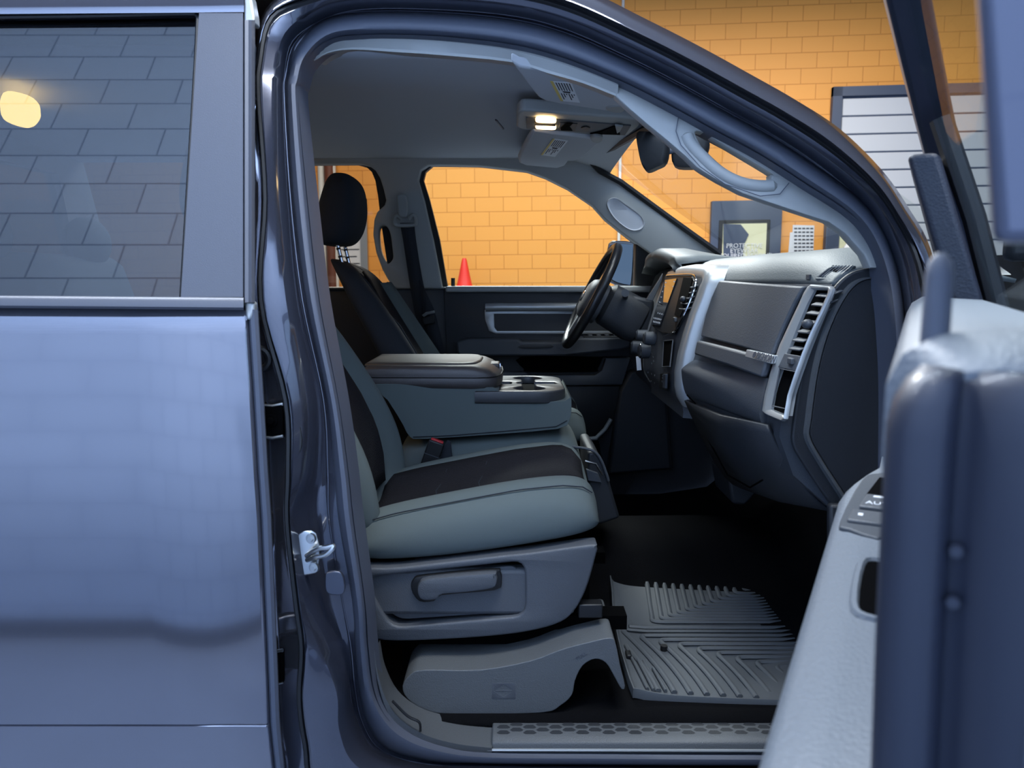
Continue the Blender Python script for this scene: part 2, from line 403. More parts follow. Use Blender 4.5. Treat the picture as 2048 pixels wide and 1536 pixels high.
# ---- door opening, as stations round the loop: inner lip point, outer point, fractions of the bands
fl1 = (.12, .3, .38, .56, .83, .86, .92, 1); fA = (.16, .37, .395, .555, .66, .70, .78, 1)
ST = [
 ((620, 125), (530, 20), (.12, .3, .38, .56, .80, .84, .90, 1), .6), ((606, 165), (508, 120), fl1, .3), ((603, 200), (505, 200), fl1, 0),
 ((624, 400), (508, 400), (.15, .33, .39, .62, .77, .8, .9, 1), 0), ((648, 600), (500, 600), (.12, .245, .325, .515, .82, .85, .92, 1), 0),
 ((685, 800), (500, 800), (.08, .17, .23, .43, .57, .64, .8, 1), 0), ((705, 940), (505, 940), (.08, .185, .30, .5, .61, .66, .8, 1), 0),
 ((716, 1040), (510, 1040), (.08, .19, .36, .63, .66, .70, .8, 1), 0), ((738, 1200), (510, 1200), (.07, .15, .31, .565, .61, .66, .8, 1), 0),
 ((745, 1290), (515, 1295), (.075, .15, .22, .46, .58, .64, .8, 1), 0), ((757, 1376), (530, 1400), (.08, .17, .23, .37, .66, .72, .85, 1), 0),
 ((783, 1428), (535, 1510), (.08, .20, .25, .42, .66, .72, .85, 1), 0), ((825, 1464), (580, 1610), (.08, .22, .27, .46, .74, .8, .9, 1), 0), ((885, 1488), (740, 1660), (.08, .2, .24, .5, .74, .8, .9, 1), 0),
 ((975, 1502), (940, 1660), (.08, .16, .2, .5, .74, .8, .9, 1), 0), ((1200, 1505), (1200, 1660), (.08, .16, .2, .5, .74, .8, .9, 1), 0),
 ((1500, 1507), (1510, 1660), (.08, .16, .2, .5, .74, .8, .9, 1), 0), ((1700, 1505), (1740, 1660), (.08, .16, .2, .5, .74, .8, .9, 1), 0),
 ((1765, 1470), (1900, 1560), (.1, .25, .3, .5, .7, .8, .9, 1), 0), ((1778, 1300), (1920, 1310), (.1, .25, .3, .5, .7, .8, .9, 1), 0),
 ((1782, 1000), (1920, 1000), (.1, .25, .3, .5, .7, .8, .9, 1), 0), ((1784, 800), (1905, 790), (.1, .25, .3, .5, .7, .8, .9, 1), 0),
 ((1780, 690), (1892, 650), (.12, .3, .36, .5, .66, .74, .84, 1), 0), ((1770, 590), (1862, 500), (.14, .33, .38, .53, .66, .71, .8, 1), .5),
 ((1745, 503), (1815, 412), fA, 1), ((1700, 440), (1762, 338), fA, 1), ((1600, 374), (1680, 258), fA, 1), ((1510, 317), (1590, 199), fA, 1),
 ((1422, 270), (1500, 148), fA, 1), ((1330, 219), (1400, 93), fA, 1), ((1232, 170), (1296, 40), fA, 1), ((1110, 123), (1155, -28), fA, 1), ((1000, 98), (1030, -60), fA, 1),
 ((850, 83), (860, -70), fA, 1), ((720, 82), (710, -68), fA, 1), ((660, 92), (610, -40), fA, .8)]
def offs(k, a, py=0):                 # depth of each band edge behind the skin; a = 1 along roof and A pillar
    L = (.115, .078, .10, .088, .022, .012, .06, .07, .07)
    Aq = (.125, .085, .100, .094, .040, .030, .048, .004, .085)
    return L[k]*(1-a)+Aq[k]*a+(.042*min(1, max(0, (py-1150)/250)) if k <= 3 else 0)
cols = []
for p, q, fr_, a in ST:
    row = []
    for k, t in enumerate((0,)+tuple(fr_)):
        row.append(np.array([p[0]+(q[0]-p[0])*t, p[1]+(q[1]-p[1])*t, offs(k, a, p[1])]))
    cols.append(np.array(row).ravel())
cols = [c.reshape(9, 3) for c in crom(cols, 5, True)]
J = [[PS(*c[k]) for c in cols] for k in range(9)]      # J[k]: closed loop of band edge k
def mid(A, B, t, dy):           # extra loop between two, pushed in depth
    return [a*(1-t)+b*t+np.array([0, dy, 0]) for a, b in zip(A, B)]
opening = MB()
sub2 = mid(J[3], J[4], .25, .018); sub3 = mid(J[3], J[4], .75, .014)
opening.grid([J[2], mid(J[2], J[3], .5, .002), J[3], sub2, sub3, J[4], mid(J[4], J[5], .2, -.002), mid(J[4], J[5], .8, -.004), J[5], mid(J[5], J[6], .4, .03), J[6]], True)
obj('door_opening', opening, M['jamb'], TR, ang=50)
n = len(J[0])
met = MB().grid([J[6], mid(J[6], J[7], .5, .004), J[7], mid(J[7], J[8], .06, -.003), mid(J[7], J[8], .5, -.004), J[8], [p+np.array([0, .06, .02]) for p in J[8]]], True)
obj('pillar_skin', met, M['paint'], TR, ang=50)
seal = MB().grid([[p+np.array([0, .05, 0]) for p in J[0]], J[0], mid(J[0], J[1], .35, -.010), mid(J[0], J[1], .6, .006), mid(J[0], J[1], .8, -.004), J[1], mid(J[1], J[2], .3, -.008), mid(J[1], J[2], .7, -.005), J[2], [p+np.array([0, .03, 0]) for p in J[2]]], True)
obj('door_seal', seal, M['rubber'], TR, ang=60)
rb = MB()
for A, B, t, r in ((J[5], J[6], .5, .005),):
    rb.tube(mid(A, B, t, -.004), r, 6, closed=True)
obj('gutter_molding', rb, M['black'], TR)
# thin bright lip beside the seal
obj('flange_lip', MB().tube(mid(J[2], J[3], .5, -.003), .0012, 6, closed=True), M['jamb'], TR)
# ---- roof and cab shell
rows = []
for t in np.linspace(0, 1, 15):
    xe = .02+.36*math.sin(math.pi*t)**.5; r = []
    for x in list(np.linspace(-1.75, -.2, 5))+list(np.linspace(-.1, xe, 8)):
        e = max(0, x+.1); c_ = math.sin(math.pi*t)**.6
        r.append((x, 1.50+t*1.40, 1.925-.85*e*e*(1-.55*c_)+.03*c_))
    rows.append(r)
obj('roof_panel', MB().grid(rows), M['paint'], TR, solid=.02)
# headliner
rows = []
for x in np.linspace(-1.6, .36, 16):
    r = []
    for t in np.linspace(0, 1, 19):
        Y0_ = 1.59+.25*max(0, x); Y = Y0_+t*(2.93-Y0_)
        z = 1.817-.016*t+.016*math.sin(math.pi*t)**.6 - .05*max(0, (x-.12)/.25)**2
        if .25 < t < .75 and -.75 < x < -.05: z += .018*math.sin(math.pi*(t-.25)/.5)**.5*min(1, (x+.75)/.1, (-.05-x)/.1)
        r.append((x, Y, z))
    rows.append(r)
obj('headliner', MB().grid(rows), M['head'], TR, solid=.012, soff=1)
# garnish between seal and headliner along the top
g0 = [(603, 205), (604, 165), (612, 128), (640, 100), (700, 80), (790, 78), (880, 82), (1000, 97), (1100, 120), (1180, 148), (1236, 172)]
g1 = [(606, 215), (610, 152), (626, 124), (656, 106), (704, 99), (790, 104), (880, 110), (1022, 124), (1095, 146), (1165, 166), (1236, 194)]
A = [PS(a[0], a[1]-5 if i > 2 else a[1], .118) for i, a in enumerate(g0)]; B = [PS(a[0], a[1], .134) for a in g1]
A = crom(A[2:], 3); B = crom(B[2:], 3)
obj('roof_garnish', MB().grid([A, mid(A, B, .2, -.004), mid(A, B, .8, .002), B, [p+np.array([0, .012, .004]) for p in B], [p+np.array([0, .10, .020]) for p in B]]), M['grey'], TR)
# A pillar trim with grab handle
outl = [(1232, 163), (1290, 192), (1357, 225), (1422, 262), (1510, 309), (1600, 366), (1700, 432), (1745, 495), (1764, 536), (1742, 536),
        (1730, 510), (1690, 466), (1658, 444), (1608, 428), (1533, 403), (1486, 387), (1440, 363), (1408, 344), (1392, 333), (1372, 313), (1335, 281), (1297, 250), (1262, 220), (1232, 192)]
hole = [(1391, 264), (1408, 264), (1424, 270), (1434, 281), (1536, 342), (1543, 350), (1541, 360), (1530, 364), (1497, 360), (1465, 345), (1429, 318), (1404, 292)]
def xz(pts, fn, off): return [(fn(a, b, off)[0], fn(a, b, off)[2]) for a, b in pts]
def cl(pts, n=4): return [tuple(p) for p in crom(pts, n, True)]
pl = plate([xz(outl, PS, .13), xz(cl(hole), PS, .13)], .034, .004)
trimA = obj('pillar_trim', pl.map(lambda p: (p[0], S(p[1])+.148+p[2], p[1])), M['grey'], TR, ang=50)
hb = [PS(a, b, .135) for a, b in crom([(1372, 268), (1380, 288), (1404, 315), (1440, 347), (1480, 367), (1520, 374), (1552, 372)], 4)]
obj('grab_handle', MB().tube(hb, [.006]+[.0125]*(len(hb)-2)+[.006], 12), M['grey'], trimA)
obj('trim_joint', MB().tube([PS(a, b, .126) for a, b in ((1357, 232), (1352, 262), (1362, 290), (1400, 333), (1450, 368), (1520, 392), (1560, 388), (1578, 366))], .0009, 5), M['rubber'], trimA)
# ---- windshield and header
rows = []
for t in np.linspace(0, 1, 9):
    xx = .345+t*.62; zz = 1.80-.42*t
    rows.append([(xx+.05*math.sin(math.pi*s), 1.50+s*1.40, zz+.0*s) for s in np.linspace(0, 1, 9)])
obj('windshield', MB().grid(rows), M['shield'], TR)
bd = [PY(1187, 318, 2.86), PY(1183, 324, 2.86), PY(1200, 342, 2.87), PY(1241, 364, 2.9), PY(1335, 433, 2.95), PY(1440, 508, 2.98)]
obj('windshield_border', MB().tube(bd+[], .012, 6), M['black'], TR)
obj('windshield_border', MB().tube([PY(1187, 318, 2.86), PY(1240, 286, 2.45), PY(1290, 258, 2.15), PY(1330, 246, 1.9)], .011, 6), M['black'], TR)
q = [PY(a, b, 2.83) for a, b in ((1192, 322), (1204, 313), (1223, 323), (1209, 334))]
stk = obj('inspection_sticker', MB().prism(q, (.004, 0, .001)), M['white'], TR)
qq = [PY(a, b, 2.825) for a, b in ((1193, 321), (1203, 314), (1209, 317), (1199, 325))]
obj('sticker_print', MB().prism(qq, (.001, .0, 0)), M['blueink'], stk)
# cowl, hood and wiper in front of the glass
obj('hood', MB().grid([[(x, y, 1.30-.10*max(0, (x-1.0))-.03*abs((y-2.2)/.9)**2) for y in np.linspace(1.3, 3.1, 9)] for x in np.linspace(.95, 2.0, 6)]), M['paint'], TR, solid=.02)
for y0, sg in ((1.235, 1), (3.165, -1)):
    obj('fender', MB().prism([(x, y0, z) for x, z in [(.86, .50), (.90, .50)]+[(1.55-.50*math.cos(t_), .40+.52*math.sin(t_)) for t_ in np.linspace(.2, math.pi-.2, 14)]+[(2.15, .50), (2.15, 1.14), (1.9, 1.22), (1.4, 1.27), (.86, 1.30)]], (0, .03*sg, 0)), M['paint'], TR, bevel=.012, seg=3)
obj('wiper', MB().tube([PY(1655, 516, 1.95), PY(1690, 507, 1.75), PY(1745, 499, 1.62)], .008, 6), M['black'], TR)
# ---- driver side shell
front = [(836, 360), (841, 340), (856, 330), (880, 329), (960, 331), (1054, 342), (1091, 355), (1135, 377), (1185, 411), (1210, 439), (1241, 464), (1272, 486), (1312, 515), (1325, 540), (1325, 574), (884, 574), (866, 480), (848, 400)]
rear = [(440, 330), (600, 328), (720, 327), (738, 331), (751, 341), (760, 356), (767, 378), (772, 400), (769, 410), (754, 424), (748, 440), (746, 470), (752, 505), (765, 540), (775, 558), (786, 574), (440, 574)]
hnd = [(757, 470), (759, 456), (767, 451), (775, 455), (781, 470), (785, 500), (786, 514), (783, 522), (776, 527), (768, 520), (760, 500)]
outer = [(400, 300), (1000, 300), (1150, 306), (1187, 316), (1183, 324), (1200, 342), (1241, 364), (1335, 433), (1420, 495), (1455, 520), (1455, 578), (400, 578)]
pl = plate([xz(o, PFS, 0) for o in (outer, front, rear, cl(hnd, 3))], .05, .006)
side = obj('side_trim', pl.map(lambda p: (p[0], SF(p[1])+.025-p[2], p[1])), M['grey'], TR, ang=50)
# dark door window frames outside it
front2 = [(848, 362), (852, 345), (866, 333), (884, 333), (960, 334), (1054, 345), (1091, 358), (1135, 380), (1185, 414), (1210, 442), (1241, 467), (1268, 488), (1268, 574), (896, 574), (880, 480), (860, 400)]
rear2 = [(440, 333), (600, 331), (716, 330), (734, 335), (745, 345), (752, 362), (757, 390), (764, 450), (776, 530), (782, 574), (440, 574)]
pl = plate([xz([(420, 310), (1120, 312), (1300, 450), (1400, 520), (1400, 578), (420, 578)], PFS, .06), xz(front2, PFS, .06), xz(rear2, PFS, .06)], .03, 0)
obj('window_frame', pl.map(lambda p: (p[0], SF(p[1])+.06-p[2], p[1])), M['black'], TR)
def fgl(name, pts, m, off):
    P = [PFS(a, b, off) for a, b in pts]; obj(name, MB().prism(P, (0, .004, 0)), m, TR)
fgl('driver_window', [(850, 333), (1060, 335), (1200, 425), (1300, 520), (1300, 580), (880, 580)], M['clear'], .07)
fgl('rear_window', [(430, 325), (790, 325), (790, 580), (430, 580)], M['lighttint'], .07)
# A pillar dish on the far side
dish = [(1213, 410), (1218, 398), (1232, 396), (1250, 408), (1280, 430), (1289, 446), (1284, 458), (1268, 462), (1250, 455), (1226, 434)]
P = xz(cl(dish, 4), PFS, 0)
c0 = np.mean(np.array(P), 0)
ring = lambda s, dy: [(c0[0]+(x-c0[0])*s, SF(z)+dy, c0[1]+(z-c0[1])*s) for x, z in P]
obj('speaker_recess', MB().loft([ring(1.0, -.001), ring(.97, -.006), ring(.9, -.003), ring(.86, .0)], True), M['head'], side)
# belt anchor on the B pillar
sb = thing('seat_belt', tuple(PFS(815, 600, -.05)), 'charcoal seat belt hanging from the driver side door pillar', 'seat belt')
cov = [PFS(a, b, -.02) for a, b in cl([(795, 400), (797, 391), (806, 389), (814, 395), (817, 415), (816, 432), (808, 436), (799, 432)], 3)]
obj('anchor_cover', MB().prism(cov, (0, -.022, 0)), M['grey'], sb, bevel=.007, seg=3)
lp = [PFS(a, b, -.03) for a, b in crom([(803, 438), (794, 431), (789, 438), (790, 448), (800, 451), (826, 450), (832, 445), (830, 433), (824, 431), (818, 438)], 4)]
obj('guide_loop', MB().tube(lp, .0075, 8), M['grey'], sb)
L = [(800, 446), (806, 480), (812, 520), (818, 560), (828, 620), (842, 672)]; R = [(828, 446), (832, 480), (838, 520), (845, 560), (858, 620), (878, 672)]
st_ = MB().grid([[PFS(a, b, -.03-.05*i/5) for i, (a, b) in enumerate(L)], [PFS(a, b, -.03-.05*i/5) for i, (a, b) in enumerate(R)]])
obj('shoulder_strap', st_, M['belt'], sb, solid=.002)
L = [(838, 560), (846, 620), (858, 680), (868, 720)]; R = [(841, 560), (868, 618), (884, 680), (892, 720)]
obj('lap_strap', MB().grid([[PFS(a, b, -.10) for a, b in L], [PFS(a, b, -.10) for a, b in R]]), M['belt'], sb, solid=.002)
obj('latch_tongue', MB().prism([PFS(a, b, -.115) for a, b in ((844, 630), (852, 624), (869, 621), (870, 626), (856, 629), (848, 634))], (0, -.006, 0)), M['steel'], sb, bevel=.001)
obj('tongue_grip', MB().prism([PFS(a, b, -.112) for a, b in ((846, 636), (869, 630), (872, 646), (849, 650))], (0, -.014, 0)), M['black'], sb, bevel=.003)
# ---- driver door inner panel
YD = 3.04
def xzD(pts, Y): return [(PY(a, b, Y)[0], PY(a, b, Y)[2]) for a, b in pts]
def dplate(name, outs, Y, t, m, par, bev=.004, **k):
    return obj(name, plate([xzD(o, Y) for o in outs], t, bev).map(lambda p: (p[0], Y+t/2-p[2], p[1])), m, par, **k)
dd = dplate('driver_door', [[(888, 576), (1330, 576), (1330, 700), (1290, 900), (1230, 1040), (905, 1040), (893, 700)]], YD, .06, M['dashlow'], TR)
obj('belt_cap', MB().box((np.mean([PY(892, 575, YD)[0], PY(1330, 575, YD)[0]]), YD+.01, PY(1000, 573, YD)[2]-.010), (PY(1330, 575, YD)[0]-PY(892, 575, YD)[0], .075, .024)), M['grey'], dd, bevel=.008, seg=3)  # dark plastic cap; pale grey stands for strong window light on it
obj('lock_pin', MB().tube([PY(906, 572, YD+.01), PY(906, 556, YD+.01)], .008, 10), M['black'], dd)
bzl = [(969, 612), (976, 606), (1290, 606), (1290, 668), (992, 668), (978, 662), (970, 640)]
obj('pull_bar', MB().tube([PY(972, 615, YD-.012), PY(1000, 614, YD-.02), PY(1290, 614, YD-.02)], .017, 10, ry=.017), M['silver'], dd)
dplate('trim_bezel', [[(969, 620), (1300, 620), (1300, 668), (992, 668), (978, 662), (970, 640)], [(988, 628), (1296, 628), (1296, 662), (994, 662), (989, 655)]], YD-.008, .012, M['silver'], dd, .002)
arm = [PY(a, b, YD-.10) for a, b in ((913, 684), (935, 678), (1036, 678), (1042, 684), (1120, 684), (1150, 676), (1255, 676), (1262, 682), (1262, 694), (1240, 700), (1130, 712), (925, 712), (914, 706))]
obj('armrest', MB().prism(arm, (0, .12, 0)), M['dash'], dd, bevel=.008, seg=3)
obj('switch_panel', MB().box(PY(1208, 675, YD-.06), (.16, .05, .012)), M['black'], dd, bevel=.003)
for k in range(4): obj('window_switch', MB().box(PY(1180+k*17, 672, YD-.06), (.018, .026, .012)), M['dash'], dd, bevel=.003)
dplate('pocket_shade', [cl([(1042, 714), (1200, 714), (1205, 716), (1195, 738), (1186, 744), (1060, 744), (1048, 738)], 3)], YD-.012, .012, M['void'], dd, .001)  # flat black plate for the shade inside the pocket
dplate('pocket_rim', [[(920, 744), (1050, 744), (1060, 750), (1190, 750), (1204, 740), (1212, 716), (1262, 716), (1245, 770), (1130, 772), (925, 772)]], YD-.04, .05, M['dash'], dd, .008)
dplate('map_pocket', [[(925, 772), (1240, 772), (1228, 850), (1195, 880), (930, 880)]], YD-.02, .05, M['black'], dd, .006)
obj('pocket_edge', MB().tube([PY(1090, 880, YD-.05), PY(1160, 879, YD-.05), PY(1192, 876, YD-.05), PY(1210, 858, YD-.05), PY(1222, 838, YD-.05)], .012, 8, ry=.008), M['grey'], dd)
dplate('speaker_panel', [[(930, 880), (1200, 880), (1215, 1000), (930, 1000)]], YD, .02, M['black'], dd)
dplate('armrest_badge', [cl([(1042, 690), (1100, 689), (1102, 696), (1044, 697)], 2)], YD-.104, .004, M['dashlow'], dd, .001)
dplate('rear_door_panel', [[(380, 574), (893, 574), (905, 700), (905, 1120), (380, 1120)]], YD+.03, .05, M['dashlow'], TR)
dplate('footwell_side', [[(1228, 1060), (1236, 850), (1262, 700), (1300, 620), (1500, 620), (1500, 1120), (900, 1120), (900, 1030)]], YD+.05, .04, M['dashlow'], TR)
obj('kick_trim', MB().prism([PY(a, b, YD-.05) for a, b in ((1240, 780), (1262, 740), (1330, 740), (1345, 940), (1215, 950))], (0, .08, 0)), M['dashlow'], TR, bevel=.012)
# exterior mirror on the driver side
def YMR(px): return 3.50-(px-1218)/46*.15
mr = obj('side_mirror', MB().prism([PY(a, b, YMR(a)+.02) for a, b in cl([(1216, 486), (1245, 483), (1278, 486), (1283, 530), (1281, 574), (1262, 577), (1224, 568), (1213, 540)], 3)], (.08, .10, 0)), M['black'], TR, bevel=.012, seg=3)
obj('mirror_glass', MB().prism([PY(a, b, YMR(a)) for a, b in cl([(1222, 492), (1262, 489), (1266, 496), (1262, 562), (1255, 569), (1226, 560), (1218, 540)], 3)], (.006, .012, 0)), M['mirror'], mr)
obj('mirror_housing_rim', MB().tube([PY(a, b, YMR(a)-.003) for a, b in cl([(1221, 489), (1264, 486), (1270, 496), (1266, 564), (1257, 573), (1223, 564), (1216, 540)], 3)], .006, 6, closed=True), M['paint'], mr)
obj('mirror_sail', MB().prism([PFS(a, b, .02) for a, b in ((1272, 487), (1330, 520), (1330, 590), (1262, 590), (1270, 578))], (0, .06, 0)), M['black'], TR, bevel=.006)
# ---- cabin floor, toe board, sill plate
rows = []
for x, z in ((-1.6, .484), (-.3, .484), (.2, .484), (.6, .488), (.80, .52), (.96, .66), (1.05, .86), (1.08, 1.1)):
    rows.append([(x, y, z+.12*math.exp(-((y-2.30)/.20)**4)*(1 if x < .8 else .6)) for y in np.linspace(1.42, 3.04, 30)])
obj('cabin_carpet', MB().grid(rows), M['carpet'], TR, solid=.02, soff=1)
obj('firewall', MB().box((1.10, 2.2, 1.05), (.03, 1.7, .75)), M['void'], TR)
obj('kick_panel', MB().prism([PY(a, b, 1.385) for a, b in ((1660, 1010), (1850, 1010), (1850, 1400), (1700, 1440), (1660, 1440))], (0, .02, 0)), M['dashlow'], TR, bevel=.006)
def sillprof(y0=1.356):
    return [(y0+.004, .470), (y0, .482), (y0+.004, .496), (y0+.018, .503), (y0+.085, .499), (y0+.094, .494), (y0+.096, .485), (y0+.096, .470)]
x0 = PY(984, 1460, 1.38)[0]
sl = obj('scuff_plate', MB().loft([[(x, y, z) for y, z in sillprof()] for x in (x0, 1.0)]), M['sill'], TR, ang=50, bevel=.003)
hx = MB(); r = .0122
for i in range(26):
    for j in range(3):
        cx_ = x0+.022+i*.0172*1.65*.9; cy_ = 1.383+j*.0205+(.01 if i % 2 else 0)
        if i % 5 == 4 and j == 2: continue
        hx.prism([(cx_+r*1.15*math.cos(k*math.pi/3), cy_+r*.86*math.sin(k*math.pi/3), .5005-(cy_-1.374)*.06) for k in range(6)], (0, 0, .0028))
obj('hexagon_tread', hx, M['dashlow'], sl, bevel=.0012)
# corner trim curling up behind the scuff plate
ci = [(748, 1290), (756, 1340), (772, 1390), (800, 1430), (850, 1462), (915, 1480), (984, 1488)]
co = [(760, 1280), (770, 1330), (795, 1380), (835, 1412), (880, 1428), (930, 1436), (986, 1440)]
A = crom([PS(a, b+8, .150) for a, b in ci], 4); B = crom([PS(a, b, .245) for a, b in co], 4)
A0 = [p-np.array([0, 0, .02]) for p in A]
obj('sill_corner_trim', MB().grid([A0, A, mid(A, B, .35, -.020), mid(A, B, .8, -.006), B, [p+np.array([.0, .03, -.06]) for p in B]]), M['sill'], TR)
obj('sill_step', MB().tube([PS(a, b, .150) for a, b in crom([(785, 1402), (815, 1432), (838, 1444), (841, 1462)], 4)], .0025, 6), M['black'], TR)
obj('sill_strip', MB().tube([PS(975, 1500, .152), PS(1760, 1502, .152)], .0028, 6), M['silver'], TR)
# ---- latch striker on the B pillar
sp = [(604, 1092), (610, 1066), (622, 1059), (634, 1066), (641, 1090), (640, 1120), (634, 1146), (618, 1150), (608, 1130)]
stv = [PS(a, b, .040) for a, b in sp]
strk = obj('door_striker', MB().prism(stv, (-.010, -.004, 0)), M['steel'], TR, bevel=.002)
lp = [PS(a, b, o) for a, b, o in ((613, 1112, .035), (635, 1098, .02), (655, 1095, .012), (667, 1092, .010), (664, 1099, .008), (651, 1110, .012), (633, 1114, .02), (614, 1120, .035))]
obj('striker_loop', MB().tube(crom(lp, 3), .0042, 8), M['steel'], strk)
for a, b in ((624, 1076), (630, 1134)):
    c = PS(a, b, .026); obj('screw', MB().disc(c, (-.35, -1, .05), .0085, .005, 16).disc(c+np.array([-.0015, -.005, 0]), (-.35, -1, .05), .005, .003, 6), M['steel'], strk)
bl_ = [PS(a, b, .07) for a, b in cl([(652, 1150), (656, 1142), (680, 1140), (690, 1155), (690, 1182), (672, 1187), (654, 1180)], 3)]
obj('pillar_bumper', MB().prism(bl_, (0, -.008, 0)), M['jamb'], TR, bevel=.005, seg=3)
# hinges, grommets in the gap behind the rear door
def gap(pts, off, t=.006): return MB().prism([PS(a, b, off) for a, b in pts], (0, -t, 0))
for ys in ((806, 876), (1298, 1368)):
    y0, y1 = ys
    h = obj('hinge', gap([(498, y0), (520, y0-2), (540, y0+2), (570, y0-4), (571, y1-8), (548, y1-6), (525, y1+2), (498, y1+6)], .052, .012), M['void'], TR, bevel=.003)
    for k, yy in ((0, y0), (1, y1-6)):
        obj('hinge_flange', MB().tube([PS(a, b, .042) for a, b in ((505, yy-2), (525, yy+(4 if not k else 2)), (545, yy+6), (566, yy+2))], .0028, 6), M['steel'], h)
    for px in (512, 543):
        c = PS(px, (y0+y1)/2, .040); obj('hinge_bolt', MB().disc(c, (0, -1, 0), .011, .003, 16).disc(c-np.array([0, .003, 0]), (0, -1, 0), .0065, .006, 6), M['void'], h, bevel=.001)
c = PS(518, 718, .05); obj('grommet', MB().tube([c+np.array([math.cos(k)*.017, 0, math.sin(k)*.017]) for k in np.linspace(0, 2*math.pi, 24, False)], .006, 8, closed=True), M['black'], TR)
obj('wire_boot', MB().prism([PS(a, b, .05) for a, b in cl([(505, 1036), (535, 1034), (545, 1046), (545, 1092), (532, 1104), (505, 1100)], 3)], (0, -.012, 0)), M['black'], TR, bevel=.004)
obj('door_check', MB().box(PS(535, 1275, .045), (.018, .02, .03)), M['steel'], TR, bevel=.004)
c = PS(594, 905, .02); obj('pillar_plug', MB().prism([PS(a, b, .022) for a, b in cl([(588, 838), (600, 845), (606, 880), (602, 902), (596, 900), (588, 870)], 3)], (0, -.006, 0)), M['black'], TR, bevel=.002)
# ---- rear passenger-side door (shut)
def doorrow(py): 
    xs = np.interp(py, [560, 617, 800, 940, 1040, 1200, 1350, 1450, 1536, 1700], [490, 491, 503, 511, 518, 525, 532, 536, 545, 556])
    return PS(xs, py, -.004)
rows = []
pys = list(np.linspace(612, 1446, 30))+[1449, 1451, 1453, 1456]+list(np.linspace(1470, 1700, 8))
for py in pys:
    e = doorrow(py); g = .004 if py in (1451,) else 0
    bulge = .012*math.exp(-((py-650)/40)**2)
    r = []
    for x in list(np.linspace(-2.0, e[0]-.004, 10)): r.append((x, e[1]+g-bulge*.0+.022*max(0, (640-py)/28)**2*.6, e[2]))
    r += [(e[0], e[1]+.004+g, e[2]), (e[0]+.001, e[1]+.03, e[2])]
    rows.append(r)
rd = obj('rear_door', MB().grid(rows), M['paint'], TR, ang=60)
es = [doorrow(p)+np.array([.008, .012, 0]) for p in list(np.linspace(622, 700, 5))+[740, 800, 940, 1040, 1200, 1350, 1440, 1460, 1536, 1700]]
obj('door_edge_seal', MB().tube(es, .008, 8, ry=.012), M['rubber'], rd)
bm_ = MB()
prof = [(-.016, 594), (-.018, 600), (-.018, 612), (-.012, 617), (.01, 617), (.01, 592), (-.008, 592)]
bm_.loft([[PS(px, py+dy, o) for o, py in prof] for px, dy in ((-900, -12), (0, -1), (250, 1), (487, 3))])
obj('belt_molding', bm_, M['applique'], rd, ang=50)
ap = [[PS(np.interp(py, [28, 592], [398, 362]), py, o) for o in (.022,)]+[PS(np.interp(py, [28, 592], [398, 362]), py, -.004), PS(486, py, -.004), PS(487, py, .004), PS(488, py, .03)] for py in (26, 28, 200, 400, 580, 594)]
obj('pillar_applique', MB().grid(ap), M['applique'], rd)
obj('window_glass', MB().prism([PS(a, b, .016) for a, b in ((-900, 34), (396, 27), (364, 596), (-900, 596))], (0, .004, 0)), M['tint'], rd)
obj('window_frame', MB().loft([[PS(px, py+d, o) for o, py in ((.02, 30), (-.004, 28), (-.006, 10), (.03, -70), (.06, -70), (.06, 30))] for px, d in ((-900, 10), (0, 0), (400, -3), (488, -4))]), M['paint'], rd, ang=50)
obj('glass_run', MB().tube([PS(a, b, .006) for a, b in crom([(-900, 46), (0, 34), (200, 31), (370, 27), (393, 31), (395, 50), (390, 150), (379, 330), (363, 595)], 4)], .0035, 6), M['black'], rd)
obj('front_weatherstrip', MB().loft([[PS(a, py, o) for a, o in ((487, .0), (490, -.008), (497, -.006), (503, -.010), (510, -.002), (510, .05), (487, .05))] for py in (40, 200, 400, 605)]), M['silver' if 0 else 'applique'], rd, ang=50)
obj('weatherstrip_cap', MB().prism([PS(a, b, -.004) for a, b in ((488, -20), (502, -10), (509, 30), (510, 48), (487, 48))], (0, .03, 0)), M['silver'], rd, bevel=.004)
obj('molding_end', MB().prism([PS(a, b, -.004) for a, b in ((488, 600), (508, 604), (508, 622), (502, 640), (492, 640))], (0, .02, 0)), M['silver'], rd, bevel=.005)
# rear cabin, seen through the tint
rs = MB()
rs.loft([[(x+dx, y, z) for x, z in ((-1.55, 1.0), (-1.42, .98), (-1.32, 1.02), (-1.45, 1.42), (-1.50, 1.46), (-1.55, 1.44))] for y, dx in ((1.46, -.02), (1.5, 0), (2.9, 0), (2.94, -.02))])
rs.loft([[(x, y, z) for x, z in ((-1.5, .8), (-.88, .80), (-.84, .92), (-.9, 1.0), (-1.4, .98), (-1.5, .95))] for y in (1.46, 2.94)])
obj('rear_bench', rs, M['cloth'], TR, bevel=.02)
for y in (1.62, 2.2, 2.76): obj('rear_headrest', MB().sphere((-1.5, y, 1.50), (.055, .13, .09)), M['cloth'], TR)
pl = plate([[(1.30, .5), (3.1, .5), (3.1, 1.42), (2.93, 1.84), (1.47, 1.84), (1.30, 1.42)], [(1.55, 1.46), (2.85, 1.46), (2.78, 1.74), (1.62, 1.74)]], .05)
obj('cab_back', pl.map(lambda p: (-1.62+p[2], p[0], p[1])), M['grey'], TR)
obj('back_glass', MB().box((-1.62, 2.2, 1.6), (.005, 1.3, .3)), M['lighttint'], TR)
dl = [PZ(a, b, 1.768) for a, b in cl([(2, 222), (14, 208), (60, 216), (81, 232), (78, 246), (62, 257), (30, 252), (6, 240)], 3)]
obj('dome_lamp', MB().prism(dl, (0, 0, .03)), M['lens2'], TR, bevel=.008)
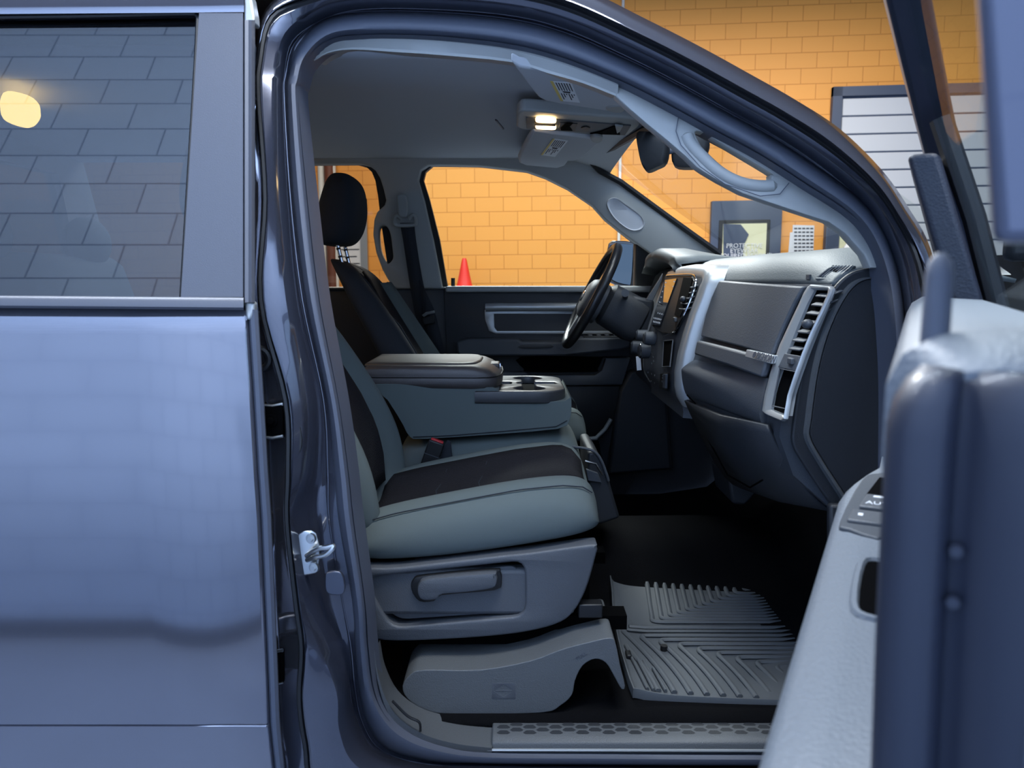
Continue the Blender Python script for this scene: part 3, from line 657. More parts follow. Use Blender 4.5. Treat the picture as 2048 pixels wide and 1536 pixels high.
# ---- open front passenger door, built shut in (a: back from hinge, n: inward, z) and swung out
HX, HY, PHI = .75, 1.22, math.radians(62.5)
def DW(p):
    a, nn, z = p
    return (HX-a*math.cos(PHI)-nn*math.sin(PHI), HY-a*math.sin(PHI)+nn*math.cos(PHI), z)
def dobj(name, mb, m, par=None, **k): return obj(name, mb.map(DW), m, par or TR, **k)
def tn(z): return .36*(z-1.33) if z > 1.33 else -.075*(1.33-z)**2
zs = [.50, .56, .7, .9, 1.1, 1.25, 1.315, 1.335]
rows = [[(a, tn(z)+o, z) for a, o in ((.02, .02), (.025, 0), (.3, -.004), (.6, -.005), (1.04, 0), (1.05, .004), (1.05, .014))] for z in zs]
fd = dobj('front_door', MB().grid(rows), M['paint'], ang=60)
# shut face: stepped channel profile
sf = [(1.050, .046), (1.048, .070), (1.040, .075), (1.038, .081), (1.046, .085), (1.050, .090), (1.050, .100), (1.046, .107), (1.036, .110), (1.00, .111)]
hm = [(1.05, -.02), (1.054, -.012), (1.055, .02), (1.054, .036), (1.050, .046)]
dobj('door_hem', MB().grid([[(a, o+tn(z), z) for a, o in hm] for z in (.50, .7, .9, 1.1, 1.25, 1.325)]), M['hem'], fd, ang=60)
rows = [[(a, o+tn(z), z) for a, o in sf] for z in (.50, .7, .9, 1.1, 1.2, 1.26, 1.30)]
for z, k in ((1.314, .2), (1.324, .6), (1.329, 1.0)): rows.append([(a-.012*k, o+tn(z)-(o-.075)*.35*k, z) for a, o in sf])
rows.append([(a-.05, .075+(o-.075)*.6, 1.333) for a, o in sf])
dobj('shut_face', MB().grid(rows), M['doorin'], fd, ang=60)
dobj('shut_face_seal', MB().tube([(1.049, .047+tn(z), z) for z in np.linspace(.5, 1.30, 10)], .003, 8), M['rubber'], fd)
for z in (1.250, 1.226):
    dobj('bolt', MB().disc((1.040, .079+tn(z), z), (1, 0, 0), .0028, .005, 14), M['doorin'], fd)
# inner panel with belt top
pn = [(.10, 1.30), (.112, 1.27), (.104, 1.2), (.102, 1.12), (.104, .9), (.10, .62), (.085, .56)]
ipf = [(z, o+tn(z)) for z, o in ((.56, .085), (.62, .104), (.9, .106), (1.1, .102), (1.22, .104), (1.28, .112), (1.318, .112), (1.334, .104), (1.344, .086), (1.347, .06), (1.345, .02))]
dobj('inner_panel', MB().loft([[(a, o, z) for z, o in ipf]+[(a, .015, 1.33), (a, .015+tn(.6), .58)] for a in (.04, .2, .5, .8, .98, 1.006)]+[[(1.030, min(o, .085), z-.016*(z > 1.3)) for a_, o, z in [(0, q_, w_) for w_, q_ in ipf]]+[(1.03, .015, 1.31), (1.03, .015+tn(.6), .58)]]), M['armpad'], fd)

# armrest
arows = []
for a in np.linspace(.225, 1.035, 18):
    w = .072*min(1, ((a-.220)/.17))**.5; zz = 1.130-.050*a
    arows.append([(a, o, z) for o, z in ((.095, zz+.006), (.108, zz+.001), (.13, zz), (.10+w-.012, zz-.002), (.10+w-.002, zz-.014), (.10+w-.004, zz-.05), (.10+w*.6, zz-.10), (.095, zz-.16))])
ar = dobj('armrest', MB().loft(arows), M['armpad'], fd, ang=60, sub=0)
def dprism(poly, z, h): return MB().prism([(a, o, z) for a, o in poly], (0, 0, h))
zt = 1.130
def AZ(p): return (p[0], p[1], p[2]-.050*p[0])
dobj('switch_bezel', dprism(cl([(.325, .108), (.325, .132), (.36, .148), (.53, .160), (.552, .150), (.552, .108)], 3), zt-.004, .007).map(AZ), M['dash'], fd, bevel=.0025)
dobj('switch_shade', dprism([(.345, .108), (.345, .128), (.43, .140), (.43, .108)], zt+.0025, .0012).map(AZ), M['void'], fd)  # thin black sheet on the bezel, drawing the shade of a recess
dobj('window_switch', dprism([(.437, .108), (.437, .139), (.487, .144), (.487, .108)], zt, .0085).map(AZ), M['seatplastic'], fd, bevel=.002)
dobj('lock_switch', dprism([(.495, .108), (.495, .150), (.535, .153), (.535, .108)], zt, .007).map(AZ), M['seatplastic'], fd, bevel=.002)
t = text('AUTO', .015, .0002); t.map(lambda p: (.472-p[1], .121-p[0]*.8, zt+.0087+p[2])).map(AZ)
dobj('auto_lettering', t, M['dial'], fd, smooth=False)
dobj('switch_icon', dprism([(.444, .112), (.444, .130), (.450, .131), (.450, .112)], zt+.0087, .0003).add(*(lambda q: (q.v, q.f))(dprism([(.51, .138), (.51, .143), (.518, .143), (.518, .138)], zt+.0072, .0003))).map(AZ), M['dial'], fd)
dobj('pull_cup_shade', dprism(cl([(.63, .100), (.63, .122), (.645, .130), (.735, .130), (.755, .122), (.755, .100)], 3), zt-.003, .0045).map(AZ), M['void'], fd)  # black plate on the pad in place of the cup's shaded hollow
dobj('cup_rim', MB().tube([AZ((a_, o_, zt+.001)) for a_, o_ in crom([(.628, .100), (.628, .122), (.645, .132), (.735, .132), (.757, .122), (.757, .100)], 3)], .004, 6), M['armpad'], fd)
# lock pin
dobj('lock_pin', MB().tube([(1.0, .092, 1.32), (1.0, .092, 1.372), (1.0, .092, 1.379), (1.0, .092, 1.383)], [.0068, .0062, .005, .002], 14), M['rubber'], fd)
# window frame of the open door
fr_path = [(1.02, 1.33), (1.02, 1.50), (1.015, 1.70), (.99, 1.78), (.93, 1.81), (.7, 1.80), (.5, 1.755), (.3, 1.66), (.15, 1.57), (.07, 1.50), (.045, 1.42), (.045, 1.33)]
P = crom(fr_path, 4)
def frame_loft(o0, o1, w0, w1):
    rings = []
    for i, (a, z) in enumerate(P):
        sh = -.035; b0 = P[max(i-1, 0)]; b1 = P[min(i+1, len(P)-1)]; t = np.array(b1)-np.array(b0); t /= np.linalg.norm(t); nrm = np.array([-t[1], t[0]])
        nrm = -nrm if True else nrm
        rings.append([(a+nrm[0]*w, o+sh+tn(z+nrm[1]*w), z+nrm[1]*w) for o, w in ((o0, w0), (o1, w0), (o1, w1), (o0, w1))])
    return MB().loft(rings)
dobj('window_frame', frame_loft(.012, .058, -.022, .022), M['doorin'], fd, bevel=.006, seg=2, ang=60)
dobj('lit_frame_face', MB().box((1.045, .033, 1.59), (.02, .085, .41)).map(lambda p: (p[0], p[1]+.13*(p[2]-1.397), p[2])), M['hem'], fd, bevel=.005)  # paler slab puts bluish light on the frame's rear face into colour
dobj('run_channel', MB().tube([(.24, -.004+tn(z), z) for z in (1.30, 1.45, 1.58)], .014, 8), M['black'], fd)
gp = [(.30, 1.31), (1.0, 1.31), (1.0, 1.70), (.97, 1.76), (.72, 1.78), (.5, 1.735), (.30, 1.64)]
dobj('window_glass', MB().prism([(a, .0+tn(z), z) for a, z in gp], (0, .004, 0)), M['clear'], fd)
sa = [(.05, 1.31), (.27, 1.31), (.27, 1.535), (.20, 1.52), (.09, 1.465), (.05, 1.40)]
dobj('sail_panel', MB().prism([(a, .012+tn(z), z) for a, z in sa], (0, .038, 0)), M['sail'], fd, bevel=.008, seg=3)
# exterior mirror
mh = [(.16, 1.36), (.30, 1.36), (.32, 1.40), (.32, 1.55), (.29, 1.585), (.18, 1.57), (.15, 1.5)]
mi = dobj('side_mirror', MB().prism([(a, -.09, z) for a, z in cl(mh, 3)], (0, -.17, 0)), M['paint'], fd, bevel=.02, seg=3)
dobj('mirror_arm', MB().box((.2, -.05, 1.42), (.06, .10, .05)), M['black'], fd, bevel=.01)
# ================================================================ overhead: console, visors, mirror
ZV = 1.775
oc = obj('overhead_console', MB().prism([PZ(a, b, ZV) for a, b in cl([(1037, 226), (1060, 222), (1150, 230), (1276, 240), (1262, 266), (1240, 272), (1130, 266), (1042, 258), (1034, 245)], 3)], (0, 0, .03)), M['grey'], TR, bevel=.006, seg=3)
obj('console_panel', MB().prism([PZ(a, b, ZV-.003) for a, b in ((1052, 235), (1262, 252), (1250, 271), (1053, 257))], (0, 0, .004)), M['dash'], oc, bevel=.001)
for y0, y1 in ((238, 247), (252, 260)):
    obj('map_lamp', MB().prism([PZ(a, b, ZV-.008) for a, b in cl([(1073, y0), (1092, y0-.6), (1110, y0+2), (1112, y1-2), (1108, y1), (1090, y1-.5), (1073, y1-2)], 3)], (0, 0, .006)), M['lens'], oc, bevel=.0015)
obj('lamp_divider', MB().prism([PZ(a, b, ZV-.010) for a, b in ((1069, 248.5), (1111, 250.5), (1111, 252.5), (1069, 251))], (0, 0, .006)), M['black'], oc)
obj('glasses_hatch', MB().prism([PZ(a, b, ZV-.005) for a, b in ((1120, 246), (1155, 248), (1150, 263), (1116, 261))], (0, 0, .003)), M['dashlow'], oc, bevel=.001)
obj('hatch_opening', MB().prism([PZ(a, b, ZV-.007) for a, b in ((1121, 257), (1132, 247), (1146, 247), (1139, 254), (1145, 262), (1122, 261))], (0, 0, .002)), M['void'], oc)
obj('microphone', MB().prism([PZ(a, b, ZV-.006) for a, b in cl([(1162, 257), (1171, 254), (1180, 257), (1171, 260)], 4)], (0, 0, .003)), M['black'], oc)
obj('bin_pull', MB().prism([PZ(a, b, ZV-.006) for a, b in ((1180, 268), (1200, 264), (1228, 253), (1236, 258), (1240, 270))], (0, 0, .003)), M['void'], oc)
obj('bin_grip', MB().prism([PZ(a, b, ZV-.010) for a, b in ((1230, 252), (1246, 254), (1240, 264), (1234, 268))], (0, 0, .006)), M['grey'], oc, bevel=.002)
def visor(pts, z, cols, name='sun_visor'):
    P = [PZ(a, b, z+dz) for a, b, dz in pts]
    return obj(name, MB().prism(P, (0, 0, .020)), M['head'], TR, bevel=.008, seg=3)
v1 = visor([(1022, 124, 0), (1040, 134, 0), (1110, 146, 0), (1180, 168, 0), (1240, 190, -.004), (1250, 208, -.004), (1246, 221, -.004), (1215, 222, 0), (1120, 208, 0), (1090, 202, 0), (1076, 194, 0), (1056, 168, 0)], 1.768, 0)
def lerpq(q, u, v): return [(q[0][k]*(1-u)+q[1][k]*u)*(1-v)+(q[3][k]*(1-u)+q[2][k]*u)*v for k in (0, 1)]
def vlabel(par, q, z, ycol):
    lb = lab(obj('warning_label', MB().prism([PZ(a, b, z) for a, b in q], (0, 0, .0012)), M['white'], par), 'white airbag warning label with a yellow band')
    obj('label_band', MB().prism([PZ(*lerpq(q, u, v), z-.0006) for u, v in ((0, 0), (ycol, 0), (ycol, 1), (0, 1))], (0, 0, .0005)), M['yellow'], par)
    tx = MB()
    for i in range(6):
        u0 = ycol+.08+i*.125
        for v0, v1_ in ((.06, .44), (.60, .9-.12*(i % 3))):
            tx.prism([PZ(*lerpq(q, u, v), z-.0006) for u, v in ((u0, v0), (u0+.05, v0), (u0+.05, v1_), (u0, v1_))], (0, 0, .0005))
    tx.prism([PZ(*lerpq(q, u, v), z-.0006) for u, v in ((.35, .48), (.75, .48), (.7, .56), (.4, .55))], (0, 0, .0005))
    obj('label_print', tx, M['ink'], par, smooth=False)
vlabel(v1, [(1100, 162.5), (1143, 166), (1160, 205.5), (1121, 202)], 1.766, .14)
obj('visor_clip', MB().prism([PZ(a, b, 1.762) for a, b in cl([(1211, 218), (1222, 214), (1246, 214), (1249, 222), (1238, 227), (1218, 224)], 3)], (0, 0, .012)), M['grey'], v1, bevel=.004)
v2 = visor([(1036, 318, 0), (1044, 300, 0), (1066, 262, 0), (1110, 268, 0), (1185, 276, 0), (1204, 283, -.003), (1178, 306, -.003), (1158, 318, 0), (1148, 322, 0), (1138, 322, 0), (1130, 332, 0), (1115, 337, 0), (1050, 331, 0), (1038, 326, 0)], 1.766, 0)
vlabel(v2, [(1106, 277.5), (1136, 282), (1110, 314), (1082, 310)], 1.764, .12)
obj('visor_clip', MB().prism([PZ(a, b, 1.760) for a, b in cl([(1180, 278), (1190, 274), (1205, 277), (1202, 285), (1190, 287)], 3)], (0, 0, .012)), M['grey'], v2, bevel=.004)
obj('headliner_slot', MB().prism([PZ(a, b, 1.79) for a, b in ((990, 241), (994, 242), (1008, 259), (1006, 260))], (0, 0, .004)), M['rubber'], TR)
# rear view mirror
YM = 2.12
rv = thing('rearview_mirror', tuple(PY(1330, 300, YM)), 'black rear view mirror hanging from the windscreen, seen from behind the pillar trim', 'mirror')
m1 = MB()
for pts, y, d in (([(1278, 266), (1300, 263), (1336, 266), (1342, 285), (1336, 322), (1318, 334), (1298, 341), (1288, 328), (1281, 300)], YM-.07, .05),
               ([(1348, 300), (1360, 262), (1405, 266), (1422, 276), (1420, 300), (1400, 330), (1380, 335), (1352, 330)], YM+.0, .05)):
    c0 = np.mean([PY(a, b, y) for a, b in pts], 0)
    P = [PY(a, b, y) for a, b in cl(pts, 3)]
    m1.loft([[c0+(p-c0)*s+np.array([-.012+dx, dy, 0]) for p in P] for s, dx, dy in ((.82, 0, -.004), (1, .006, 0), (1, .02, d), (.85, .03, d+.02))])
obj('mirror_housing', m1, M['black'], rv, ang=60)
obj('mirror_arm', MB().tube([PY(1330, 303, YM), PY(1345, 301, YM), PY(1358, 299, YM)], .009, 10), M['rubber'], rv)
obj('mirror_mount', MB().tube([PY(1352, 300, YM+.02), PY(1372, 278, YM+.02), PY(1392, 262, YM+.02)], .012, 10), M['black'], rv)
# ================================================================ seats
def ringseat(x, zb, zt, w, yc, dish=.028, bol=.016, roll=.03):
    r = [(-w+.02, zb), (-w, zb+.025), (-w-.004, (zb+zt)*.5), (-w+.002, zt-roll), (-w+.018, zt-roll*.35), (-w+.045, zt+bol*.6), (-w+.085, zt+bol), (-w+.12, zt-dish*.4), (-.06, zt-dish)]
    r = r+[(-y, z) for y, z in r[::-1]]
    return [(x, yc+y, z) for y, z in r]
def interp_ring(rings, xs, x):
    for i in range(len(xs)-1):
        if xs[i] <= x <= xs[i+1]:
            t = (x-xs[i])/(xs[i+1]-xs[i]); return [tuple(np.array(a)*(1-t)+np.array(b)*t) for a, b in zip(rings[i], rings[i+1])]
def ring_z(ring, y, top=True):
    pts = sorted([(p[1], p[2]) for p in ring[3:-3]]); return np.interp(y, [p[0] for p in pts], [p[1] for p in pts])
def make_seat(dx, yc, label, nearside):
    t = thing('car_seat', (dx-.1, yc, .58), label, 'seat', 'front bucket seats')
    w = .245
    xs = [-.345, -.33, -.25, -.12, 0.0, .09, .135, .162, .176]
    zt = [.835, .868, .892, .918, .941, .950, .944, .922, .86]
    zb = [.80, .785, .785, .797, .815, .83, .838, .846, .85]
    ww = [w-.02, w-.004, w, w, w, w-.002, w-.012, w-.024, w-.05]
    rings = [ringseat(x+dx, b_, a, q, yc, roll=.03 if i < 7 else .015) for i, (x, a, b_, q) in enumerate(zip(xs, zt, zb, ww))]
    cu = obj('cushion', MB().loft(rings), M['cloth'], t, sub=2)
    # woven insert laid in the top
    rows = []
    for x in np.linspace(-.33, .160, 22):
        rg = interp_ring(rings, [v+dx for v in xs], x+dx); hw = .150-.03*max(0, (x-.10)/.06)**2
        rows.append([(x+dx, yc+y, ring_z(rg, yc+y)+.0045-(.006 if abs(y) > hw*.97 else 0)) for y in np.linspace(-hw, hw, 13)])
    ins = obj('cushion_insert', MB().grid(rows), M['weave'], t, solid=.006)
    for xx in (-.19, -.09):
        rg = interp_ring(rings, [v+dx for v in xs], xx+dx)
        obj('cross_seam', MB().tube([(xx+dx+.012*abs(y)/.1, yc+y, ring_z(rg, yc+y)+.0046) for y in np.linspace(-.13, .13, 9)], .0016, 5), M['dcloth'], ins)
    sm = []
    for x in np.linspace(-.32, .155, 24):
        rg = interp_ring(rings, [v+dx for v in xs], x+dx); q = np.array(rg[4])*.45+np.array(rg[5])*.55; sm.append(q+np.array([0, -.0035, .0012]))
    obj('bolster_seam', MB().tube(sm, .0014, 5), M['dcloth'], cu)
    # backrest
    H = [.835, .87, .95, 1.02, 1.10, 1.20, 1.30, 1.37, 1.41, 1.43]
    X = [-.335, -.342, -.348, -.365, -.402, -.462, -.520, -.558, -.592, -.635]
    HW = [.21, .235, .245, .245, .243, .236, .222, .200, .165, .10]
    TH = [.08, .10, .11, .115, .11, .10, .095, .09, .08, .04]
    def brng(x, z, hw, th):
        b_ = .066 if z < 1.25 else (.052 if z < 1.34 else .016)
        r = [(-th, -hw+.03), (-th*.6, -hw), (-.02, -hw-.002), (b_*.6, -hw+.014), (b_, -hw+.045), (b_*.55, -hw+.085), (0, -hw+.115), (-.004, -.05)]
        r = r+[(u, -y) for u, y in r[::-1]]
        return [(x+dx+u, yc+y, z-u*.35) for u, y in r]
    br = [brng(*q) for q in zip(X, H, HW, TH)]
    bk = obj('backrest', MB().loft(br), M['dcloth'] if nearside == 0 else M['cloth'], t, sub=2)
    rows = []
    for z in np.linspace(.88, 1.40, 18):
        i = min(np.searchsorted(H, z)-1, len(H)-2); u = (z-H[i])/(H[i+1]-H[i]); x = X[i]*(1-u)+X[i+1]*u; hw = HW[i]*(1-u)+HW[i+1]*u-.118
        rows.append([(x+dx+(.012 if abs(y) < .92 else .003)+.012*abs(y)**3, yc+y*hw, z) for y in np.linspace(-1, 1, 13)])
    obj('backrest_insert', MB().grid(rows), M['weave'], t, solid=.006)
    if nearside == 0:
        rows = []
        for z in np.linspace(.86, 1.37, 16):
            i = min(np.searchsorted(H, z)-1, len(H)-2); u = (z-H[i])/(H[i+1]-H[i]); x = X[i]*(1-u)+X[i+1]*u; hw = HW[i]*(1-u)+HW[i+1]*u
            k = max(0, (z-1.05)/.32)*.03
            rows.append([(x+dx+q, yc+hw-d_, z-.01) for d_, q in ((.112, .008), (.085, .042), (.05, .066-k*.6), (.022+k, .058-k*.6), (.008+k, .03))])
        obj('backrest_bolster', MB().grid(rows), M['cloth'], t, solid=.006)
    for s in ((-1, 1) if nearside == 0 else ()):
        P = []
        for z in np.linspace(.9, 1.40, 16):
            i = min(np.searchsorted(H, z)-1, len(H)-2); u = (z-H[i])/(H[i+1]-H[i]); x = X[i]*(1-u)+X[i+1]*u; hw = HW[i]*(1-u)+HW[i+1]*u
            P.append((x+dx+(.046 if z < 1.25 else .036-(z-1.25)*.15), yc+s*(hw-.082), z-.01))
        obj('bolster_piping', MB().tube(P, .0028, 6), M['dcloth'], bk)
    # headrest and posts
    hc = np.array([-.640+dx, yc, 1.605])
    rings = []
    for k, (zz, sx, sy, ox) in enumerate(((-.122, .03, .085, -.028), (-.115, .052, .118, -.022), (-.08, .072, .138, -.014), (-.02, .076, .142, -.002), (.04, .066, .136, .006), (.085, .054, .118, .008), (.108, .034, .092, .004), (.115, .016, .06, 0))):
        rings.append([(hc[0]+ox+sx*math.copysign(abs(math.cos(a))**.75, math.cos(a)), yc+sy*math.copysign(abs(math.sin(a))**.6, math.sin(a)), hc[2]+zz) for a in np.linspace(0, 2*math.pi, 20, False)])
    hd = obj('headrest', MB().loft(rings), M['dcloth'], t, sub=2)
    obj('headrest_seam', MB().tube([(hc[0]+.028+.012*math.cos(u*3), yc-.118-.004*math.cos(u*3), hc[2]+.10*u) for u in np.linspace(-1, .9, 12)], .0012, 5), M['black'], hd)
    for s in (-.055, .055):
        ps = obj('headrest_post', MB().tube([(-.632+dx, yc+s, 1.40), (-.655+dx, yc+s, 1.51)], .0065, 10), M['chrome'], t)
        obj('post_notch', MB().tube([(-.641+dx, yc+s-.003, 1.444), (-.6425+dx, yc+s-.003, 1.450)], .0072, 10).tube([(-.6465+dx, yc+s-.003, 1.470), (-.648+dx, yc+s-.003, 1.476)], .0072, 10), M['black'], ps)
    # frame and shield
    fr_ = MB().box((-.08+dx, yc, .745), (.46, .44, .10))
    obj('seat_frame', fr_, M['void'], t)
    obj('seat_track', MB().box((-.02+dx, yc-.19, .655), (.50, .05, .03)).box((-.02+dx, yc+.19, .655), (.50, .05, .03)).box((-.1+dx, yc, .63), (.36, .42, .05)).box((-.1+dx, yc, .575), (.30, .36, .09)), M['void'], t)
    return t
s1 = make_seat(0.012, 1.752, 'grey cloth front seat with woven dark insert, nearest the open passenger door', 1)
s2 = make_seat(.072, 2.645, 'charcoal cloth driver seat behind the centre armrest, below the steering wheel', 0)
# passenger seat side shield, lift handle and riser
YS_ = 1.496
def xzp(pts, Y): return [(PY(a, b, Y)[0], PY(a, b, Y)[2]) for a, b in pts]
def rnd(pts, rad=6, n=4):
    out = []; m = len(pts)
    for i in range(m):
        a, b_, c = (np.array(pts[(i+k) % m], float) for k in (-1, 0, 1))
        u = (a-b_)/np.linalg.norm(a-b_); v = (c-b_)/np.linalg.norm(c-b_)
        rr = min(rad, .45*np.linalg.norm(a-b_), .45*np.linalg.norm(c-b_))
        for k in range(n+1):
            t_ = k/n; out.append(tuple((b_+u*rr)*(1-t_)**2+b_*2*t_*(1-t_)+(b_+v*rr)*t_*t_))
    return out
def yplate(outs, Y, t, bev=.004): return plate([xzp(o, Y) for o in outs], t, bev).map(lambda p: (p[0], Y+t/2-p[2], p[1]))
sh_o = cl([(722, 1142), (800, 1135), (1000, 1112), (1060, 1106), (1180, 1090), (1194, 1096), (1192, 1112), (1172, 1180), (1146, 1226), (1110, 1250), (1030, 1268), (900, 1279), (770, 1282), (738, 1262), (722, 1200)], 4)
rec = rnd([(726, 1156), (1050, 1122), (1052, 1232), (782, 1256)], 26)
obj('side_shield', yplate([sh_o, rec], YS_, .05, .005), M['seatplastic'], s1, ang=50)
obj('shield_rear', MB().box((-.09, 1.53, .735), (.44, .05, .10)), M['seatplastic'], s1, bevel=.01)
obj('recessed_panel', yplate([rnd([(716, 1163), (1037, 1130), (1036, 1224), (796, 1240)], 22)], YS_+.012, .012, .003), M['dash'], s1)
obj('lift_handle_base', yplate([cl([(822, 1180), (826, 1160), (850, 1151), (985, 1139), (1001, 1146), (1003, 1165), (990, 1182), (884, 1192), (868, 1204), (838, 1204)], 3)], YS_-.001, .014, .005), M['black'], s1)
hl = obj('lift_handle', yplate([cl([(834, 1182), (838, 1168), (858, 1158), (980, 1147), (992, 1152), (994, 1165), (984, 1178), (930, 1186), (884, 1190), (872, 1200), (848, 1202), (838, 1196)], 3)], YS_-.016, .022, .006), M['seatplastic'], s1)
YP = 1.448
ped = MB().prism([PY(a, b, YP) for a, b in crom([(805, 1372), (822, 1348), (850, 1340), (960, 1340), (1060, 1322), (1120, 1300), (1180, 1284), (1222, 1276), (1232, 1290), (1240, 1330), (1250, 1372), (1243, 1378), (1228, 1352), (1212, 1326), (1190, 1318), (1165, 1332), (1150, 1362), (1144, 1390), (1120, 1412), (1080, 1426), (900, 1428), (850, 1420), (815, 1398)], 3, True)], (0, .19, 0))
obj('seat_riser', ped, M['pedestal'], s1, bevel=.016, seg=4, ang=60)
obj('riser_emblem', yplate([[(984, 1366), (1031, 1366), (1031, 1398), (984, 1398)], [(987, 1382), (1007, 1370), (1027, 1382), (1007, 1394)], ], YP-.0005, .002, .0003).add(*(lambda m: (m.v, m.f))(yplate([[(990, 1381), (1024, 1381), (1024, 1383), (990, 1383)]], YP-.0005, .002, .0002))), M['seatplastic'], s1)
t = text('PULL', .011, .0004); ca = math.cos(.62); sa_ = math.sin(.62); c = PY(1163, 1312, YP)
t.map(lambda p: (c[0]+p[0]*ca-p[1]*sa_, c[1]-.0003-p[2], c[2]+p[0]*sa_+p[1]*ca))
obj('pull_lettering', t, M['dash'], s1, smooth=False)
obj('track_end', MB().box(PY(1180, 1217, 1.52), (.05, .03, .03)), M['black'], s1, bevel=.003)
# buckle
bc = thing('seat_belt_buckle', tuple(PY(865, 950, 2.0)), 'black seat belt buckle with a red button between seat and armrest', 'buckle')
B0 = PY(851, 948, 1.995); B1 = PY(875, 880, 1.995); ax = (B1-B0); ln = np.linalg.norm(ax); ax /= ln; sd = np.array([ax[2], 0, -ax[0]])
def bb(u0, u1, wd, th, c=0): 
    R = np.array([sd, [0, 1, 0], ax]).T; return MB().box(B0+ax*(u0+u1)/2+sd*c, (wd, th, u1-u0), R)
obj('buckle_body', bb(-.03, ln-.003, .043, .024), M['black'], bc, bevel=.004)
obj('release_button', bb(ln-.012, ln+.001, .034, .016), M['red'], bc, bevel=.002)
obj('buckle_seam', bb(.055, .057, .0436, .0246), M['dash'], bc)
obj('buckle_stalk', MB().prism([PY(a, b, 2.005) for a, b in ((895, 880), (901, 884), (905, 920), (890, 925), (870, 915))], (0, .01, 0)), M['belt'], bc, bevel=.002)
# ================================================================ centre seat with folded armrest
cs = thing('center_seat', (-.1, 2.2, .58), 'grey middle seat folded down as padded armrest with cup holders', 'seat')
rings = []
for x, zt_, zb_, w in ((-.32, .90, .70, .16), (-.30, .93, .66, .172), (-.1, .945, .64, .175), (.08, .962, .64, .175), (.155, .955, .65, .172), (.185, .925, .68, .165), (.196, .86, .74, .15)):
    rings.append([(x, 2.21+y, z) for y, z in ((-w+.03, zb_), (-w, zb_+.04), (-w, zt_-.04), (-w+.035, zt_), (0, zt_+.006), (w-.035, zt_), (w, zt_-.04), (w, zb_+.04), (w-.03, zb_))])
obj('cushion', MB().loft(rings), M['cloth'], cs, sub=2)
bo = [PY(a, b, 2.042) for a, b in crom([(745, 768), (860, 772), (985, 775), (1005, 792), (1050, 803), (1130, 802), (1141, 790), (1143, 815), (1139, 842), (1115, 858), (1000, 868), (850, 878), (820, 874), (806, 850), (775, 800)], 2, True)]
obj('armrest_body', MB().prism(bo, (0, .335, 0)), M['cloth'], cs, bevel=.016, seg=4, ang=60)
obj('body_seam', MB().tube([PY(a, b, 2.0405) for a, b in ((826, 874), (900, 871), (1000, 863), (1112, 853), (1134, 841))], .0013, 5), M['dcloth'], cs)
def arc(cx, cy, r, a0, a1, n=14): return [(cx+r*math.cos(math.radians(a0+(a1-a0)*i/n)), cy+r*math.sin(math.radians(a0+(a1-a0)*i/n))) for i in range(n+1)]
tray_o = [(-.10, 2.038), (.07, 2.036)]+arc(.075, 2.108, .072, -90, 0, 6)[1:]+arc(.075, 2.308, .072, 0, 90, 6)+[(-.10, 2.38)]
cx_, c1, c2, cm_ = .048, 2.102, 2.322, 2.212
cup = arc(cx_, c1, .043, 115, 425)+[(cx_+.018, cm_-.026), (cx_+.075, cm_-.022), (cx_+.084, cm_), (cx_+.075, cm_+.022), (cx_+.018, cm_+.026)]+arc(cx_, c2, .043, -65, 245)+[(cx_-.018, cm_+.022), (cx_-.03, cm_+.018), (cx_-.034, cm_), (cx_-.03, cm_-.018), (cx_-.018, cm_-.022)]
slot = arc(-.038, 2.19, .006, 180, 270, 3)+arc(.0+-.008, 2.19, .006, 270, 360, 3)+arc(-.008, 2.235, .006, 0, 90, 3)+arc(-.038, 2.235, .006, 90, 180, 3)
pl = plate([tray_o, cup, slot], .034, .004)
tr_ = obj('cup_tray', pl.map(lambda p: (p[0], p[1], 1.058+p[2])), M['tray'], cs, ang=50)
obj('cup_well_shade', MB().box((.03, 2.21, 1.047), (.17, .30, .012)), M['void'], cs)  # black slab under the holes, deep shade of the cups as colour
lo = [(-.40, 2.045), (-.10, 2.036)]+arc(-.088, 2.086, .05, -80, 0, 6)[1:]+[(-.030, 2.12), (-.026, 2.21), (-.030, 2.30)]+arc(-.088, 2.334, .05, 0, 80, 6)+[(-.10, 2.384), (-.40, 2.375)]
c_l = np.array([-.2, 2.21])
rings = []
for z, s, in ((1.079, .94), (1.082, .985), (1.095, 1.0), (1.108, 1.0), (1.112, .985), (1.116, .99), (1.130, .97), (1.139, .93), (1.142, .86)):
    pull = max(0, (z-1.108)/.034)**2*.045
    rings.append([(c_l[0]+(x-c_l[0])*(1-(1-s)*.45)-pull*min(1, max(0, (x+.2)/.17)), c_l[1]+(y-c_l[1])*s, z) for x, y in lo])
ld = obj('armrest_lid', MB().loft(rings), M['leather'], cs, ang=70)
rings = []
lo2 = [(-.40, 2.075), (-.14, 2.074)]+arc(-.135, 2.115, .04, -90, -20, 4)+[(-.086, 2.16), (-.084, 2.26)]+arc(-.135, 2.305, .04, 20, 90, 4)+[(-.40, 2.345)]
for z, s in ((1.139, 1.0), (1.1435, .99), (1.1465, .95), (1.1475, .85)):
    rings.append([(c_l[0]+(x-c_l[0])*(1-(1-s)*.4), c_l[1]+(y-c_l[1])*s, z) for x, y in lo2])
obj('lid_pad', MB().loft(rings), M['leather'], ld, ang=70)
obj('lid_stitching', MB().tube([(x*1.0, y-.0006 if y < 2.2 else y+.0006, 1.1115) for x, y in lo[:-1]], .0016, 5), M['black'], ld)
lt = obj('lid_latch', MB().box((-.052, 2.21, 1.122), (.034, .075, .026)), M['leather'], ld, bevel=.006, seg=3)
for k in range(4): obj('latch_rib', MB().box((-.0345, 2.19+k*.013, 1.124), (.004, .005, .018)), M['chrome'], ld)
